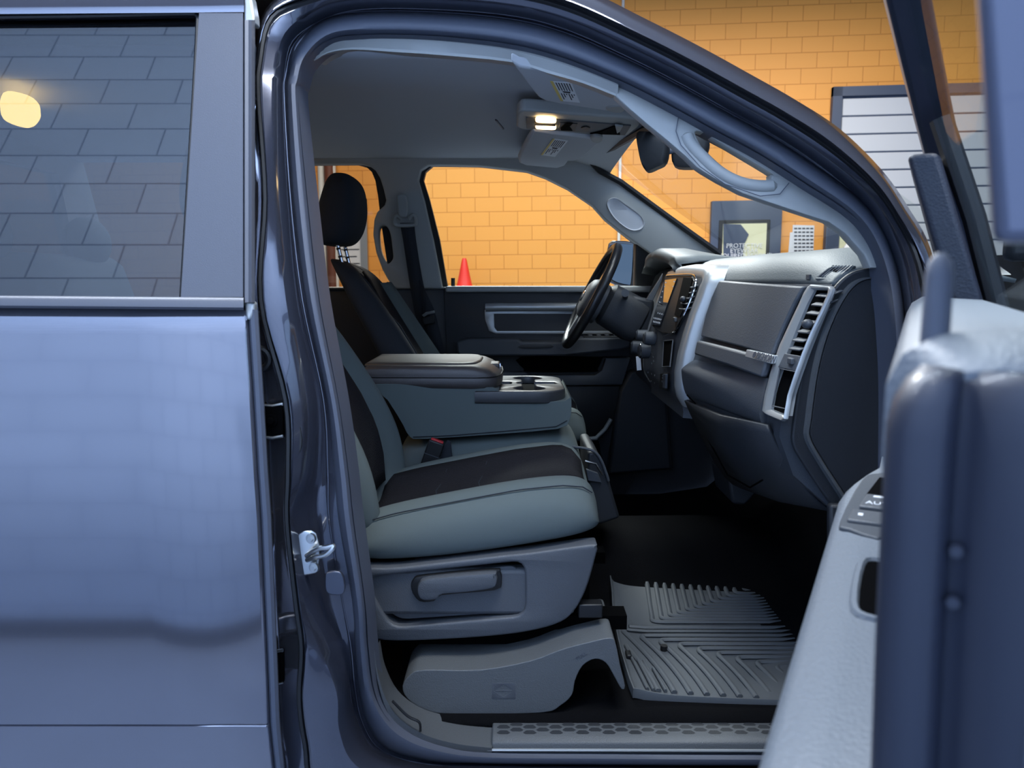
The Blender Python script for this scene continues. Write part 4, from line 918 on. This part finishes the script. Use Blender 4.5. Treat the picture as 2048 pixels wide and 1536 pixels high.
# storage bin under the middle seat
bn = thing('storage_bin', tuple(PY(1195, 960, 2.1)), 'black plastic storage bin in front of the middle seat, beside seat cushion edge', 'bin')
bp_ = [PY(a, b, 2.07) for a, b in ((1176, 905), (1192, 903), (1206, 925), (1218, 960), (1240, 1036), (1205, 1048), (1178, 1050))]
obj('bin_body', MB().prism(bp_, (0, .26, 0)), M['dashlow'], bn, bevel=.008, seg=3)
obj('bin_rim', MB().tube([PY(a, b, 2.066) for a, b in crom([(1142, 893), (1175, 898), (1192, 906), (1203, 922), (1213, 948), (1217, 962)], 4)], .004, 8), M['dash'], bn)
obj('bin_rail', MB().tube([PY(a, b, 2.05) for a, b in ((1170, 922), (1192, 928), (1205, 950))], .003, 6), M['steel'], bn)
obj('bin_shelf', MB().prism([PY(a, b, 2.062) for a, b in ((1172, 938), (1196, 946), (1204, 966), (1176, 962))], (0, .01, 0)), M['dash'], bn, bevel=.002)
# ================================================================ floor mat
mt = thing('floor_mat', (.48, 1.72, .545), 'black ribbed rubber floor mat lying in the passenger footwell', 'mat')
def mz(x, y): return .512+.06*max(0, (x-.62)/.25)**2+.035*max(0, (y-1.80)/.25)**1.5*max(0, 1-(x-.2)/.5)+.012*math.exp(-((x-.22)/.05)**2)
mo = [(.236, 1.42), (.25, 1.408), (.35, 1.396), (.50, 1.384), (.70, 1.376), (.84, 1.39), (.885, 1.44), (.90, 1.56), (.885, 1.70), (.81, 1.83), (.70, 1.93), (.60, 1.975), (.50, 2.0), (.38, 2.022), (.285, 2.04), (.268, 2.035), (.262, 2.0), (.256, 1.90), (.246, 1.80), (.238, 1.68), (.234, 1.55)]
mo = cl(mo, 4)
def inside(x, y, poly):
    c = False; j = len(poly)-1
    for i in range(len(poly)):
        if (poly[i][1] > y) != (poly[j][1] > y) and x < (poly[j][0]-poly[i][0])*(y-poly[i][1])/(poly[j][1]-poly[i][1])+poly[i][0]: c = not c
        j = i
    return c
cen = np.mean(np.array(mo), 0)
rings = []
for s, dz in ((1.0, -.014), (1.0, .0), (.995, .006), (.985, .006), (.975, .0)):
    rings.append([(cen[0]+(x-cen[0])*s, cen[1]+(y-cen[1])*s, mz(x, y)+dz) for x, y in mo])
for s in np.linspace(.955, .03, 26): rings.append([(cen[0]+(x-cen[0])*s, cen[1]+(y-cen[1])*s, mz(cen[0]+(x-cen[0])*s, cen[1]+(y-cen[1])*s)) for x, y in mo])
def mmap(p): return (p[0]*1.06, p[1]*1.046+.0254, p[2])
obj('mat_body', MB().loft(rings).map(mmap), M['mat'], mt, ang=50)
ribs = MB()
def rib(path, r=.0062):
    seg_ = []
    for x, y in path:
        s = .965
        if inside(cen[0]+(x-cen[0])/s, cen[1]+(y-cen[1])/s, mo) and x < .72: seg_.append((x, y, mz(x, y)+.0035))
        else:
            if len(seg_) > 2: ribs.tube(seg_, r, 6, ry=.005)
            seg_ = []
    if len(seg_) > 2: ribs.tube(seg_, r, 6, ry=.005)
# chevrons: each rib comes down from the tunnel edge, turns at the heel and runs forward
yh = 1.70
for k in range(15):
    x0_ = .285+k*.0245; yk = 1.735+k*.0165
    p = [(x0_+.05-.0*k+.30*(y-yk)**1*.35, y) for y in np.linspace(2.06, yk+.03, 14)]
    p += crom([(p[-1][0], p[-1][1]), (x0_+.052, yk+.006), (x0_+.075, yk)], 4)[1:]
    p += [(x, yk) for x in np.linspace(x0_+.085, .715, 14)]
    rib(p)
for k in range(16):
    xs_ = .262+k*.031; yk = 1.705-k*.0205
    p = [(xs_+.52*((y-1.36)/.35)**2*(-.16)+.03, y) for y in np.linspace(1.36, yk-.012, 12)]
    q_ = [(x, yk) for x in np.linspace(p[-1][0]+.02, .715, 14)]
    rib(p[:-1]+crom([p[-1], (p[-1][0]+.004, yk-.002), q_[0]], 3)+q_[1:])
for k in range(4): rib([(.25+k*.012+.1*(1.60-y), y) for y in np.linspace(1.60-k*.03, 1.42, 10)], .0036)
obj('rib_pattern', ribs.map(mmap), M['mat'], mt, ang=70)
heel = MB()
for i in range(10):
    for j in range(22):
        x = .735+i*.019; y = 1.42+j*.024+(.012 if i % 2 else 0)
        if inside(x, y, [(cen[0]+(a-cen[0])*.96, cen[1]+(b_-cen[1])*.96) for a, b_ in mo]): heel.disc((x, y, mz(x, y)-.001), (0, 0, 1), .0085, .004, 8)
obj('stud_pattern', heel.map(mmap), M['mat'], mt)
obj('mat_hook', MB().tube([(.335, 1.60, mz(.335, 1.6)), (.335, 1.60, mz(.335, 1.6)+.012)], .008, 10).map(mmap), M['black'], mt)
obj('edge_clip', MB().box((.246, 1.72, mz(.246, 1.72)+.004), (.012, .03, .012)).box((.250, 1.555, mz(.25, 1.56)+.004), (.012, .026, .012)).map(mmap), M['black'], mt, bevel=.003)
# ================================================================ dashboard
DB = thing('dashboard', (.6, 2.2, .93), 'charcoal dashboard with silver trimmed vents, glove box and touch screen', 'dashboard')
PROF = [(.93, 1.385), (.80, 1.428), (.70, 1.436), (.64, 1.424), (.605, 1.395), (.590, 1.362), (.578, 1.33), (.530, 1.20), (.508, 1.12), (.505, 1.075), (.535, 1.00), (.61, .935), (.75, .93), (.92, .98)]
def dshift(Y): return -.085*(min(Y, 2.0)-1.47)
def dprof(Y):           # the pad rolls down towards the door end
    u = max(0, (1.58-Y)/.145)**2
    return [(x+dshift(Y), Y, 1.362+(z-1.362)*(1-.56*u) if z > 1.362 else z) for x, z in PROF]
ys = [1.435, 1.45, 1.47, 1.50, 1.53, 1.56, 1.60, 1.70, 1.85, 1.99, 2.05, 2.3, 2.5, 2.75, 3.0]
rows = [dprof(y) for y in ys]
obj('top_pad', MB().grid([crom(r[:6], 3) for r in rows]), M['dashtop'], DB, solid=.008, soff=-1, ang=60)
obj('lower_panel', MB().loft([[r[5]]+r[5:] for r in rows]), M['dash'], DB, ang=40)
def xf(z, Y):
    zz = [q[1] for q in PROF[5:11]][::-1]; xx = [q[0] for q in PROF[5:11]][::-1]
    return np.interp(z, zz, xx)+dshift(Y)
def PF(px, py, off=0.0):
    d = ray(px, py); Y = 1.7
    for _ in range(40):
        p = CAM+d*(Y/d[1]); x = xf(p[2], p[1])-off
        Y = .5*Y+.5*x/(d[0]/d[1])
    return CAM+d*(Y/d[1])
def fslab(pts, off, t):         # slab on the dash face, t thick towards the cabin
    A = [PF(a, b, off) for a, b in pts]
    return MB().prism(A, (-t, 0, .0))
# glove box door
gb = obj('glove_box', fslab(crom([(1447, 561), (1500, 565), (1570, 570), (1617, 573)], 2)+crom([(1601, 602), (1579, 648), (1561, 690), (1554, 711)], 2)+crom([(1490, 693), (1410, 673)], 2)+crom([(1420, 630), (1432, 595)], 2), .006, .012), M['dash'], DB, bevel=.004, seg=2)
obj('glove_box_lip', fslab([(1406, 681), (1480, 699), (1549, 717), (1537, 755), (1470, 731), (1400, 709)], .010, .016), M['dash'], gb, bevel=.005)
obj('glove_box_groove', fslab([(1408, 674), (1554, 711), (1550, 718), (1406, 682)], .001, .003), M['dashlow'], gb)
bd_ = fslab([(1502, 699), (1556, 711), (1552, 728), (1499, 714)], .016, .010)
bg = lab(obj('badge', bd_, M['silver'], gb, bevel=.0015), 'small bright name badge')
P0 = PF(1506, 709, .031); P1 = PF(1551, 719.5, .031); ux = (P1-P0); wd = np.linalg.norm(ux); ux /= wd
upv = np.array(PF(1528, 700, .031))-np.array(PF(1526, 720, .031)); upv -= ux*np.dot(upv, ux); upv /= np.linalg.norm(upv)
t = text('BIGHORN', .0215, .0004); nv = np.cross(ux, upv)
if nv[0] > 0: nv = -nv
xsv = [v[0] for v in t.v]; sc = wd*.80/(max(xsv)-min(xsv))
def bmap(p): return P0+ux*(wd*.58+p[0]*sc)+upv*(p[1]-.001)+nv*(p[2])
obj('badge_lettering', t.map(bmap), M['ink'], gb, smooth=False)
obj('badge_emblem', MB().disc(P0+ux*wd*.07, nv, .007, .0008, 10), M['ink'], gb)
# shelf under the glove box
Lp = [(1403, 712, 1.99), (1368, 733, 1.99), (1363, 748, 1.99), (1371, 787, 1.99), (1390, 800, 1.99)]
Rp = [(1535, 757, 1.515), (1527, 792, 1.50), (1519, 828, 1.50), (1526, 850, 1.50), (1545, 856, 1.50)]
rows = []
for t_ in np.linspace(0, 1, 13):
    r = []
    for l, q in zip(Lp, Rp):
        a = PY(*l); b_ = PY(*q); r.append(a*(1-t_)+b_*t_)
    r = [r[0]+np.array([.05, 0, 0])]+crom(r, 4)+[r[-1]+np.array([.06, 0, -.01])]
    rows.append(r)
shf = obj('dash_shelf', MB().loft(rows), M['dash'], DB, ang=45)
q = [PY(1421, 736, 1.86), PY(1442, 727, 1.86), PY(1462, 735, 1.80), PY(1480, 742, 1.74), PY(1456, 753, 1.74)]
obj('shelf_notch', MB().prism([p+np.array([0, 0, .002]) for p in q], (0, 0, .0015)), M['void'], DB)
obj('notch_edge', MB().tube([PY(1420, 744, 1.86), PY(1432, 734, 1.86), PY(1443, 730, 1.86)], .005, 8), M['sill'], DB)
# lower glove door seam lines
for pts in ([(1374, 790), (1420, 838), (1520, 862), (1580, 900)], [(1395, 840), (1455, 950), (1500, 975), (1525, 960)]):
    obj('panel_seam', MB().tube([PY(a, b, 1.95-.45*(i/3)) for i, (a, b) in enumerate(pts)], .002, 6), M['void'], DB)
# knee bolster below, running down and forward
kb = []
for Y, pts in ((1.97, [(1372, 800), (1400, 860), (1450, 950), (1500, 975), (1560, 940)]), (1.70, [(1440, 830), (1455, 900), (1520, 980), (1580, 1000), (1640, 960)]), (1.46, [(1535, 850), (1560, 900), (1620, 985), (1670, 1020), (1740, 980)])):
    kb.append([PY(a, b, Y) for a, b in pts])
kb = [crom(r, 3) for r in kb]
obj('knee_panel', MB().grid(crom([np.array(r).ravel() for r in kb], 4) if 0 else kb), M['dashlow'], DB, solid=.01, soff=0)
obj('heater_duct', MB().prism([PY(a, b, 2.02) for a, b in ((1455, 950), (1520, 965), (1512, 990), (1490, 1012), (1465, 1008))], (0, .18, 0)), M['dashlow'], DB, bevel=.008)
# passenger vent
vo = [(1624, 569), (1664, 573), (1668, 580), (1650, 620), (1628, 664), (1610, 708), (1594, 752), (1581, 792), (1573, 838), (1568, 843), (1534, 829), (1527, 822), (1531, 792), (1545, 738), (1560, 692), (1582, 645), (1604, 600), (1614, 576)]
vi = [(1627, 580), (1658, 581), (1645, 610), (1624, 660), (1606, 705), (1590, 750), (1577, 790), (1570, 832), (1540, 819), (1546, 785), (1556, 745), (1574, 700), (1596, 645), (1612, 608)]
Vo = [PF(a, b, .012) for a, b in vo]; Vi = [PF(a, b, .012) for a, b in vi]
def face2(p): return (p[1], p[2])      # drawn in Y-z, bent back on the dash face
def resam(P, n):
    P = [np.array(p) for p in P]; P.append(P[0]); d = np.cumsum([0]+[np.linalg.norm(P[i+1]-P[i]) for i in range(len(P)-1)])
    return [np.array([np.interp(d[-1]*k/n, d, [p[c] for p in P]) for c in range(3)]) for k in range(n)]
def corner(P, k): return [p for p in P]
def rail(P, i, j, n): 
    Q = [np.array(p) for p in P[i:j+1]]; d = np.cumsum([0]+[np.linalg.norm(Q[q+1]-Q[q]) for q in range(len(Q)-1)])
    return [np.array([np.interp(d[-1]*k/n, d, [p[c] for p in Q]) for c in range(3)]) for k in range(n)]
Vo2 = rail(Vo, 0, 1, 6)+rail(Vo, 1, 8, 24)+rail(Vo, 8, 11, 8)+rail(Vo+[Vo[0]], 11, 18, 24)
Vi2 = rail(Vi, 0, 1, 6)+rail(Vi, 1, 7, 24)+rail(Vi, 7, 8, 8)+rail(Vi+[Vi[0]], 8, 14, 24)
dx_ = lambda P, d: [p+np.array([d, 0, 0]) for p in P]
m8 = [a*.5+b_*.5 for a, b_ in zip(Vo2, Vi2)]
vg = MB(); vg.grid([dx_(Vo2, .003), dx_(Vo2, -.002), dx_([a*.8+b_*.2 for a, b_ in zip(Vo2, Vi2)], -.005), dx_([a*.45+b_*.55 for a, b_ in zip(Vo2, Vi2)], -.004), dx_(Vi2, .002), dx_(Vi2, .014)], True)
vb = lab(obj('air_vent', vg, M['silver'], DB, ang=35), 'silver framed upright vent at the door end')
obj('vent_cavity', MB().prism([PF(a, b, .003) for a, b in vi], (-.002, 0, 0)), M['void'], vb)
sl_ = [(1632, 594), (1623, 612), (1613, 629), (1604, 647), (1595, 666), (1585, 683), (1578, 700)]
for k, (a, b) in enumerate(sl_):
    c = PF(a, b, .012); c2 = PF(a+20-k*.3, b+2, .012)
    obj('vent_slat', MB().prism([c+np.array([.0, .004, 0]), c2+np.array([0, -.006, 0]), c2+np.array([.028, -.006, .012]), c+np.array([.028, .004, .012])], (0, 0, .003)), M['seatplastic'], vb, bevel=.001)
obj('vent_knob', MB().sphere(PF(1615, 648, .018), (.010, .014, .009)), M['dash'], vb)
obj('vent_dial_panel', MB().prism([PF(a, b, .009) for a, b in ((1573, 707), (1603, 712), (1594, 742), (1560, 734))], (-.004, 0, 0)), M['dash'], vb, bevel=.001)
obj('vent_dial', MB().box(PF(1582, 722, .016), (.008, .022, .012)), M['seatplastic'], vb, bevel=.002)
obj('pocket_rim', MB().tube([PF(a, b, .012) for a, b in ((1560, 737), (1592, 744), (1573, 818), (1545, 812))], .0018, 6, closed=True), M['dash'], vb)
# defrost grille in the top corner
def PT(px, py):
    best = None
    for Y in np.linspace(1.437, 2.3, 700):
        p = PY(px, py, Y); q = sorted([(a_, c_) for a_, b_, c_ in dprof(Y)[:6]]); zz_ = np.interp(p[0], [k[0] for k in q], [k[1] for k in q])
        if p[2] <= zz_ and p[0] > q[0][0]-.01: best = p; break
    return best if best is not None else PY(px, py, 1.5)
gq = [PT(1634, 561), PT(1664, 539), PT(1708, 539), PT(1680, 565)]
gq = [p+np.array([0, 0, .004]) for p in gq]
dg_ = obj('defrost_grille', MB().prism(gq, (0, 0, .002)), M['void'], DB)
for k in range(7):
    u = (k+.5)/7
    a = gq[0]*(1-u)+gq[3]*u; b_ = gq[1]*(1-u)+gq[2]*u; m_ = (a+b_)/2+np.array([0, 0, .004])
    obj('grille_bar', MB().tube(crom([a+np.array([0, 0, .003]), m_, b_+np.array([0, 0, .003])], 4), .0022, 6), M['dash'], dg_)
obj('grille_rim', MB().tube(gq, .0035, 8, closed=True), M['dashtop'], dg_)
c = PT(1619, 556)
obj('airbag_mark', MB().box(c+np.array([-.002, 0, .002]), (.004, .018, .009)), M['dash'], DB)
# end cap seen through the open door
YE = 1.43
eo = crom([(1762, 535), (1722, 538), (1692, 549), (1664, 576), (1638, 622), (1612, 690), (1594, 770), (1582, 850), (1582, 888), (1604, 928), (1642, 985), (1668, 1020), (1705, 1070)], 4)+[(1860, 1070), (1860, 560)]
ec = obj('end_cap', MB().prism([PY(a, b, YE) for a, b in eo], (0, -.012, 0)), M['dashlow'], DB, bevel=.004, seg=3)
i0 = crom([(1752, 552), (1716, 558), (1690, 576), (1664, 616), (1640, 674), (1622, 746), (1610, 835), (1608, 876), (1632, 922), (1672, 985), (1712, 1050)], 4)
i1 = crom([(1752, 556), (1724, 562), (1702, 580), (1677, 620), (1653, 678), (1635, 750), (1623, 838), (1620, 872), (1644, 918), (1684, 980), (1724, 1045)], 4)
A = [PY(a, b, YE-.0125) for a, b in i0]; B = [PY(a, b, YE-.0125) for a, b in i1]
obj('end_cap_ridge', MB().grid([A, mid(A, B, .3, -.007), mid(A, B, .7, -.007), B]), M['sill'], ec, ang=60)
pi_ = [PY(a, b, YE-.013) for a, b in i1+[(1850, 1045), (1850, 575)]]
obj('end_cap_panel', MB().prism(pi_, (0, -.003, 0)), M['dashlow'], ec, bevel=.002)
# ---- centre stack
KZ = [1.03, 1.07, 1.12, 1.20, 1.28, 1.34, 1.385]; KX = [.455, .430, .427, .440, .463, .485, .497]
def xs_(z): return float(np.interp(z, KZ, KX))
def PK(px, py, off=0.0):
    d = ray(px, py); Y = 2.2
    for _ in range(50):
        p = CAM+d*(Y/d[1]); Y = .5*Y+.5*(xs_(p[2])-off)/(d[0]/d[1])
    return CAM+d*(Y/d[1])
zz = np.linspace(1.0, 1.385, 22)
rows = [[(xs_(z)+.008+o, y, z) for z in zz]+[(xs_(z)+.15, y, z) for z in zz[::-1]] for y, o in ((2.035, .03), (2.05, 0), (2.30, 0), (2.53, 0), (2.55, .03))]
cst = obj('center_stack', MB().loft(rows), M['dash'], DB, ang=40)
YA, YB, ZT = 2.02, 2.555, 1.392
arch = [(YA, z) for z in (1.035, 1.06, 1.09, 1.13, 1.18, 1.23, 1.28, 1.33)]+[(YA+.040*(1-math.cos(t_)), ZT-.040+.040*math.sin(t_)) for t_ in np.linspace(.15, math.pi/2, 6)]
arch = arch+[(YA+.10, ZT+.002), (2.2, ZT+.005), ((YA+YB)/2, ZT+.007)]
arch = arch+[(YA+YB-y, z) for y, z in arch[:-1][::-1]]
rows = []
for i, (y, z) in enumerate(arch):
    a = np.array(arch[max(i-1, 0)]); c = np.array(arch[min(i+1, len(arch)-1)]); t_ = (c-a)/np.linalg.norm(c-a); no = np.array([-t_[1], t_[0]])
    x = xs_(min(z, 1.385))+.010
    rows.append([(x+dx, y+no[0]*w_, z+no[1]*w_) for dx, w_ in ((.03, -.034), (.004, -.033), (-.004, -.026), (-.005, -.010), (-.001, .004), (.010, .013), (.035, .017), (.10, .017))])
obj('silver_bezel', MB().grid(rows), M['silver'], DB, ang=70)
ob = PK(1362, 562, .004)
blk = [(1333, 552), (1385, 551), (1391, 562), (1383, 592), (1362, 640), (1350, 668), (1325, 665), (1306, 652)]
obj('stack_fascia', MB().prism([PK(a, b, .001) for a, b in blk], (-.004, 0, 0)), M['black'], cst, bevel=.001)
obj('fascia_rim', MB().tube([PK(a, b, .006) for a, b in crom([(1333, 551), (1360, 549), (1385, 549), (1392, 560), (1384, 592), (1364, 638), (1352, 660), (1338, 668), (1326, 672)], 3)], .0024, 6), M['chrome'], cst)
sc_ = lab(obj('touch_screen', MB().prism([PK(a, b, .006) for a, b in ((1331, 560), (1355, 557), (1321, 651), (1305, 649))], (-.003, 0, 0)), M['screen'], cst), 'glossy black touch screen')
ic = MB()
for i in range(5):
    for j, (a0_, b0_) in enumerate(((1308, 636), (1307, 643))): ic.box(PK(a0_+i*2.9, b0_+i*.6, .0105), (.001, .007, .005))
for a, b in ((1331, 565), (1329, 573), (1325, 583), (1322, 594), (1319, 604), (1316, 626), (1320, 627), (1324, 628), (1348, 563), (1346, 573)): ic.box(PK(a, b, .0105), (.001, .006, .004))
obj('screen_icon', ic, M['dial'], cst)
sv = lab(obj('stack_vent', MB().prism([PK(a, b, .0055) for a, b in ((1368, 555), (1386, 556), (1376, 600), (1361, 634), (1350, 630))], (-.002, 0, 0)), M['void'], cst), 'narrow vent beside the touch screen')
for k in range(5):
    a = 1371-k*3.4; b = 575+k*11
    c = PK(a, b, .008); c2 = PK(a+12, b+1.5, .008)
    obj('stack_vent_slat', MB().prism([c, c2, c2+np.array([.018, 0, .006]), c+np.array([.018, 0, .006])], (0, 0, .003)), M['sill'], cst)
obj('stack_vent_knob', MB().sphere(PK(1366, 598, .012), (.008, .014, .008)), M['dash'], cst)
obj('stack_vent_dial', MB().box(PK(1350, 639, .01), (.008, .02, .012)), M['sill'], cst, bevel=.002)
for a, b, r in ((1288, 671, .019), (1305, 677, .0215), (1278, 695, .022), (1294, 702, .024)):
    c = PK(a, b, .0); obj('control_knob', MB().tube([c+np.array([.01, 0, 0]), c+np.array([-.012, 0, 0]), c+np.array([-.024, 0, .002]), c+np.array([-.028, 0, .002])], [r, r, r*.92, r*.6], 20), M['dash'], cst)
obj('knob_ring', MB().tube([PK(1294, 702, .004)+np.array([-.022, .0225*math.cos(k), .0225*math.sin(k)]) for k in np.linspace(0, 6.283, 24, False)], .0014, 6, closed=True), M['chrome'], cst)
sp_ = [(1328, 682), (1346, 680), (1340, 733), (1325, 734)]
obj('slot_shade', MB().prism([PK(a, b, .001) for a, b in sp_], (-.002, 0, 0)), M['void'], cst)  # black sheet on the stack face, shade of the slot as colour
obj('slot_rim', MB().tube([PK(a, b, .003) for a, b in sp_], .002, 6, closed=True), M['dash'], cst)
obj('switch_bank', MB().prism([PK(a, b, .001) for a, b in ((1322, 747), (1338, 745), (1336, 782), (1320, 778))], (-.003, 0, 0)), M['black'], cst, bevel=.001)
obj('rocker_switch', MB().prism([PK(a, b, .004) for a, b in ((1331, 748), (1336, 748), (1335, 777), (1330, 776))], (-.007, 0, 0)), M['dash'], cst, bevel=.0015)
ic = MB()
for a, b in ((1325, 751), (1325, 756), (1324, 763), (1296, 745), (1303, 748), (1309, 751), (1295, 757), (1302, 762), (1309, 766), (1303, 727), (1307, 722), (1306, 714), (1303, 706)): ic.box(PK(a, b, .0065), (.001, .006, .004))
obj('switch_icon', ic, M['sill'], cst)
# instrument hood on the driver side
rows = []
for u in np.linspace(0, 1, 17):
    y = 2.40+.60*u; h = math.sin(math.pi*min(1, max(0, u)))**.55
    rows.append([(.80, y, 1.43), (.70, y, 1.436+.012*h), (.58, y, 1.430+.048*h), (.51-.0*h, y, 1.420+.058*h), (.488+.03*(1-h), y, 1.415+.050*h), (.484+.04*(1-h), y, 1.405+.045*h), (.50, y, 1.395+.040*h), (.56, y, 1.385+.03*h)])
obj('cluster_hood', MB().grid(rows), M['dashtop'], DB, ang=60, solid=.006)
obj('cluster_back', MB().prism([(.575, y, z) for y, z in ((2.48, 1.26), (2.96, 1.26), (2.96, 1.40), (2.88, 1.44), (2.55, 1.44), (2.48, 1.40))], (.02, 0, 0)), M['void'], DB)
obj('cluster_lens', MB().prism([PY(a, b, 2.50) for a, b in ((1318, 560), (1326, 546), (1324, 562), (1306, 602), (1292, 600))], (0, .012, 0)), M['sill'], DB, bevel=.002)
obj('cluster_surround', MB().prism([PY(a, b, 2.62) for a, b in ((1262, 590), (1310, 600), (1304, 672), (1250, 662), (1244, 640))], (0, .30, 0)), M['dashlow'], DB, bevel=.012, seg=3)
# ---- steering column and wheel
YW = 2.68; WC = np.array([.275, YW, 1.315]); TL = math.radians(27)
AX = np.array([math.cos(TL), 0, -math.sin(TL)]); V = np.array([math.sin(TL), 0, math.cos(TL)]); Hh = np.array([0, 1.0, 0])
rings = []
for u, w, h, off in ((.045, .055, .06, 0), (.06, .07, .075, 0), (.16, .072, .08, -.005), (.19, .07, .075, -.005), (.20, .058, .06, -.005), (.34, .056, .055, 0)):
    c = WC+AX*u+V*off
    rings.append([c+Hh*(w*math.copysign(abs(math.cos(a))**.6, math.cos(a)))+V*(h*math.copysign(abs(math.sin(a))**.6, math.sin(a))) for a in np.linspace(0, 2*math.pi, 24, False)])
obj('steering_column', MB().loft(rings), M['dashlow'], DB, ang=40)
obj('column_stalk', MB().tube([WC+AX*.10-Hh*.06+V*.045, WC+AX*.085-Hh*.10+V*.055, WC+AX*.08-Hh*.14+V*.055], [.008, .011, .013], 10), M['dash'], DB)
kt = tag(obj('key_tag', MB().prism([PY(a, b, 2.52) for a, b in ((1272, 713), (1281, 713), (1283, 740), (1274, 741))], (0, .004, 0)), M['white']), 'white paper tag dangling below the control knobs', 'tag')
sw = thing('steering_wheel', tuple(WC), 'black leather steering wheel with stitched rim, in front of driver seat', 'steering wheel')
R0 = .186
rim = MB(); P = [WC+(Hh*math.cos(a)+V*math.sin(a))*R0 for a in np.linspace(0, 2*math.pi, 64, False)]
rim.tube(P, .0165, 12, ry=.0165, closed=True)
obj('rim', rim, M['rim'], sw)
obj('rim_stitching', MB().tube([WC+(Hh*math.cos(a)+V*math.sin(a))*(R0-.0165)-AX*.003 for a in np.linspace(math.radians(150), math.radians(215), 20)], .002, 5), M['sill'], sw)
hub = []
for u, r in ((.05, .05), (.04, .085), (.0, .088), (-.015, .078), (-.024, .055), (-.026, .02)):
    hub.append([WC+AX*u+Hh*(r*1.02*math.copysign(abs(math.cos(a))**.75, math.cos(a)))+V*(r*.86*math.copysign(abs(math.sin(a))**.75, math.sin(a))-.012) for a in np.linspace(0, 2*math.pi, 28, False)])
obj('hub', MB().loft(hub), M['dash'], sw, ang=60)
for an in (180, 0, 238, 302):
    a = math.radians(an); d = Hh*math.cos(a)+V*math.sin(a); pr = np.cross(d, AX)
    obj('spoke', MB().loft([[WC+d*r+AX*(.006+e)+pr*w*s for e, s in ((-.012, -1), (-.012, 1), (.012, 1), (.012, -1))] for r, w in ((.06, .03), (.11, .022), (.175, .016))]), M['silver'] if an in (238, 302) else M['dash'], sw, bevel=.004)
obj('hub_badge', MB().disc(WC-AX*.026-V*.012, -AX, .02, .003, 18), M['chrome'], sw, bevel=.001)
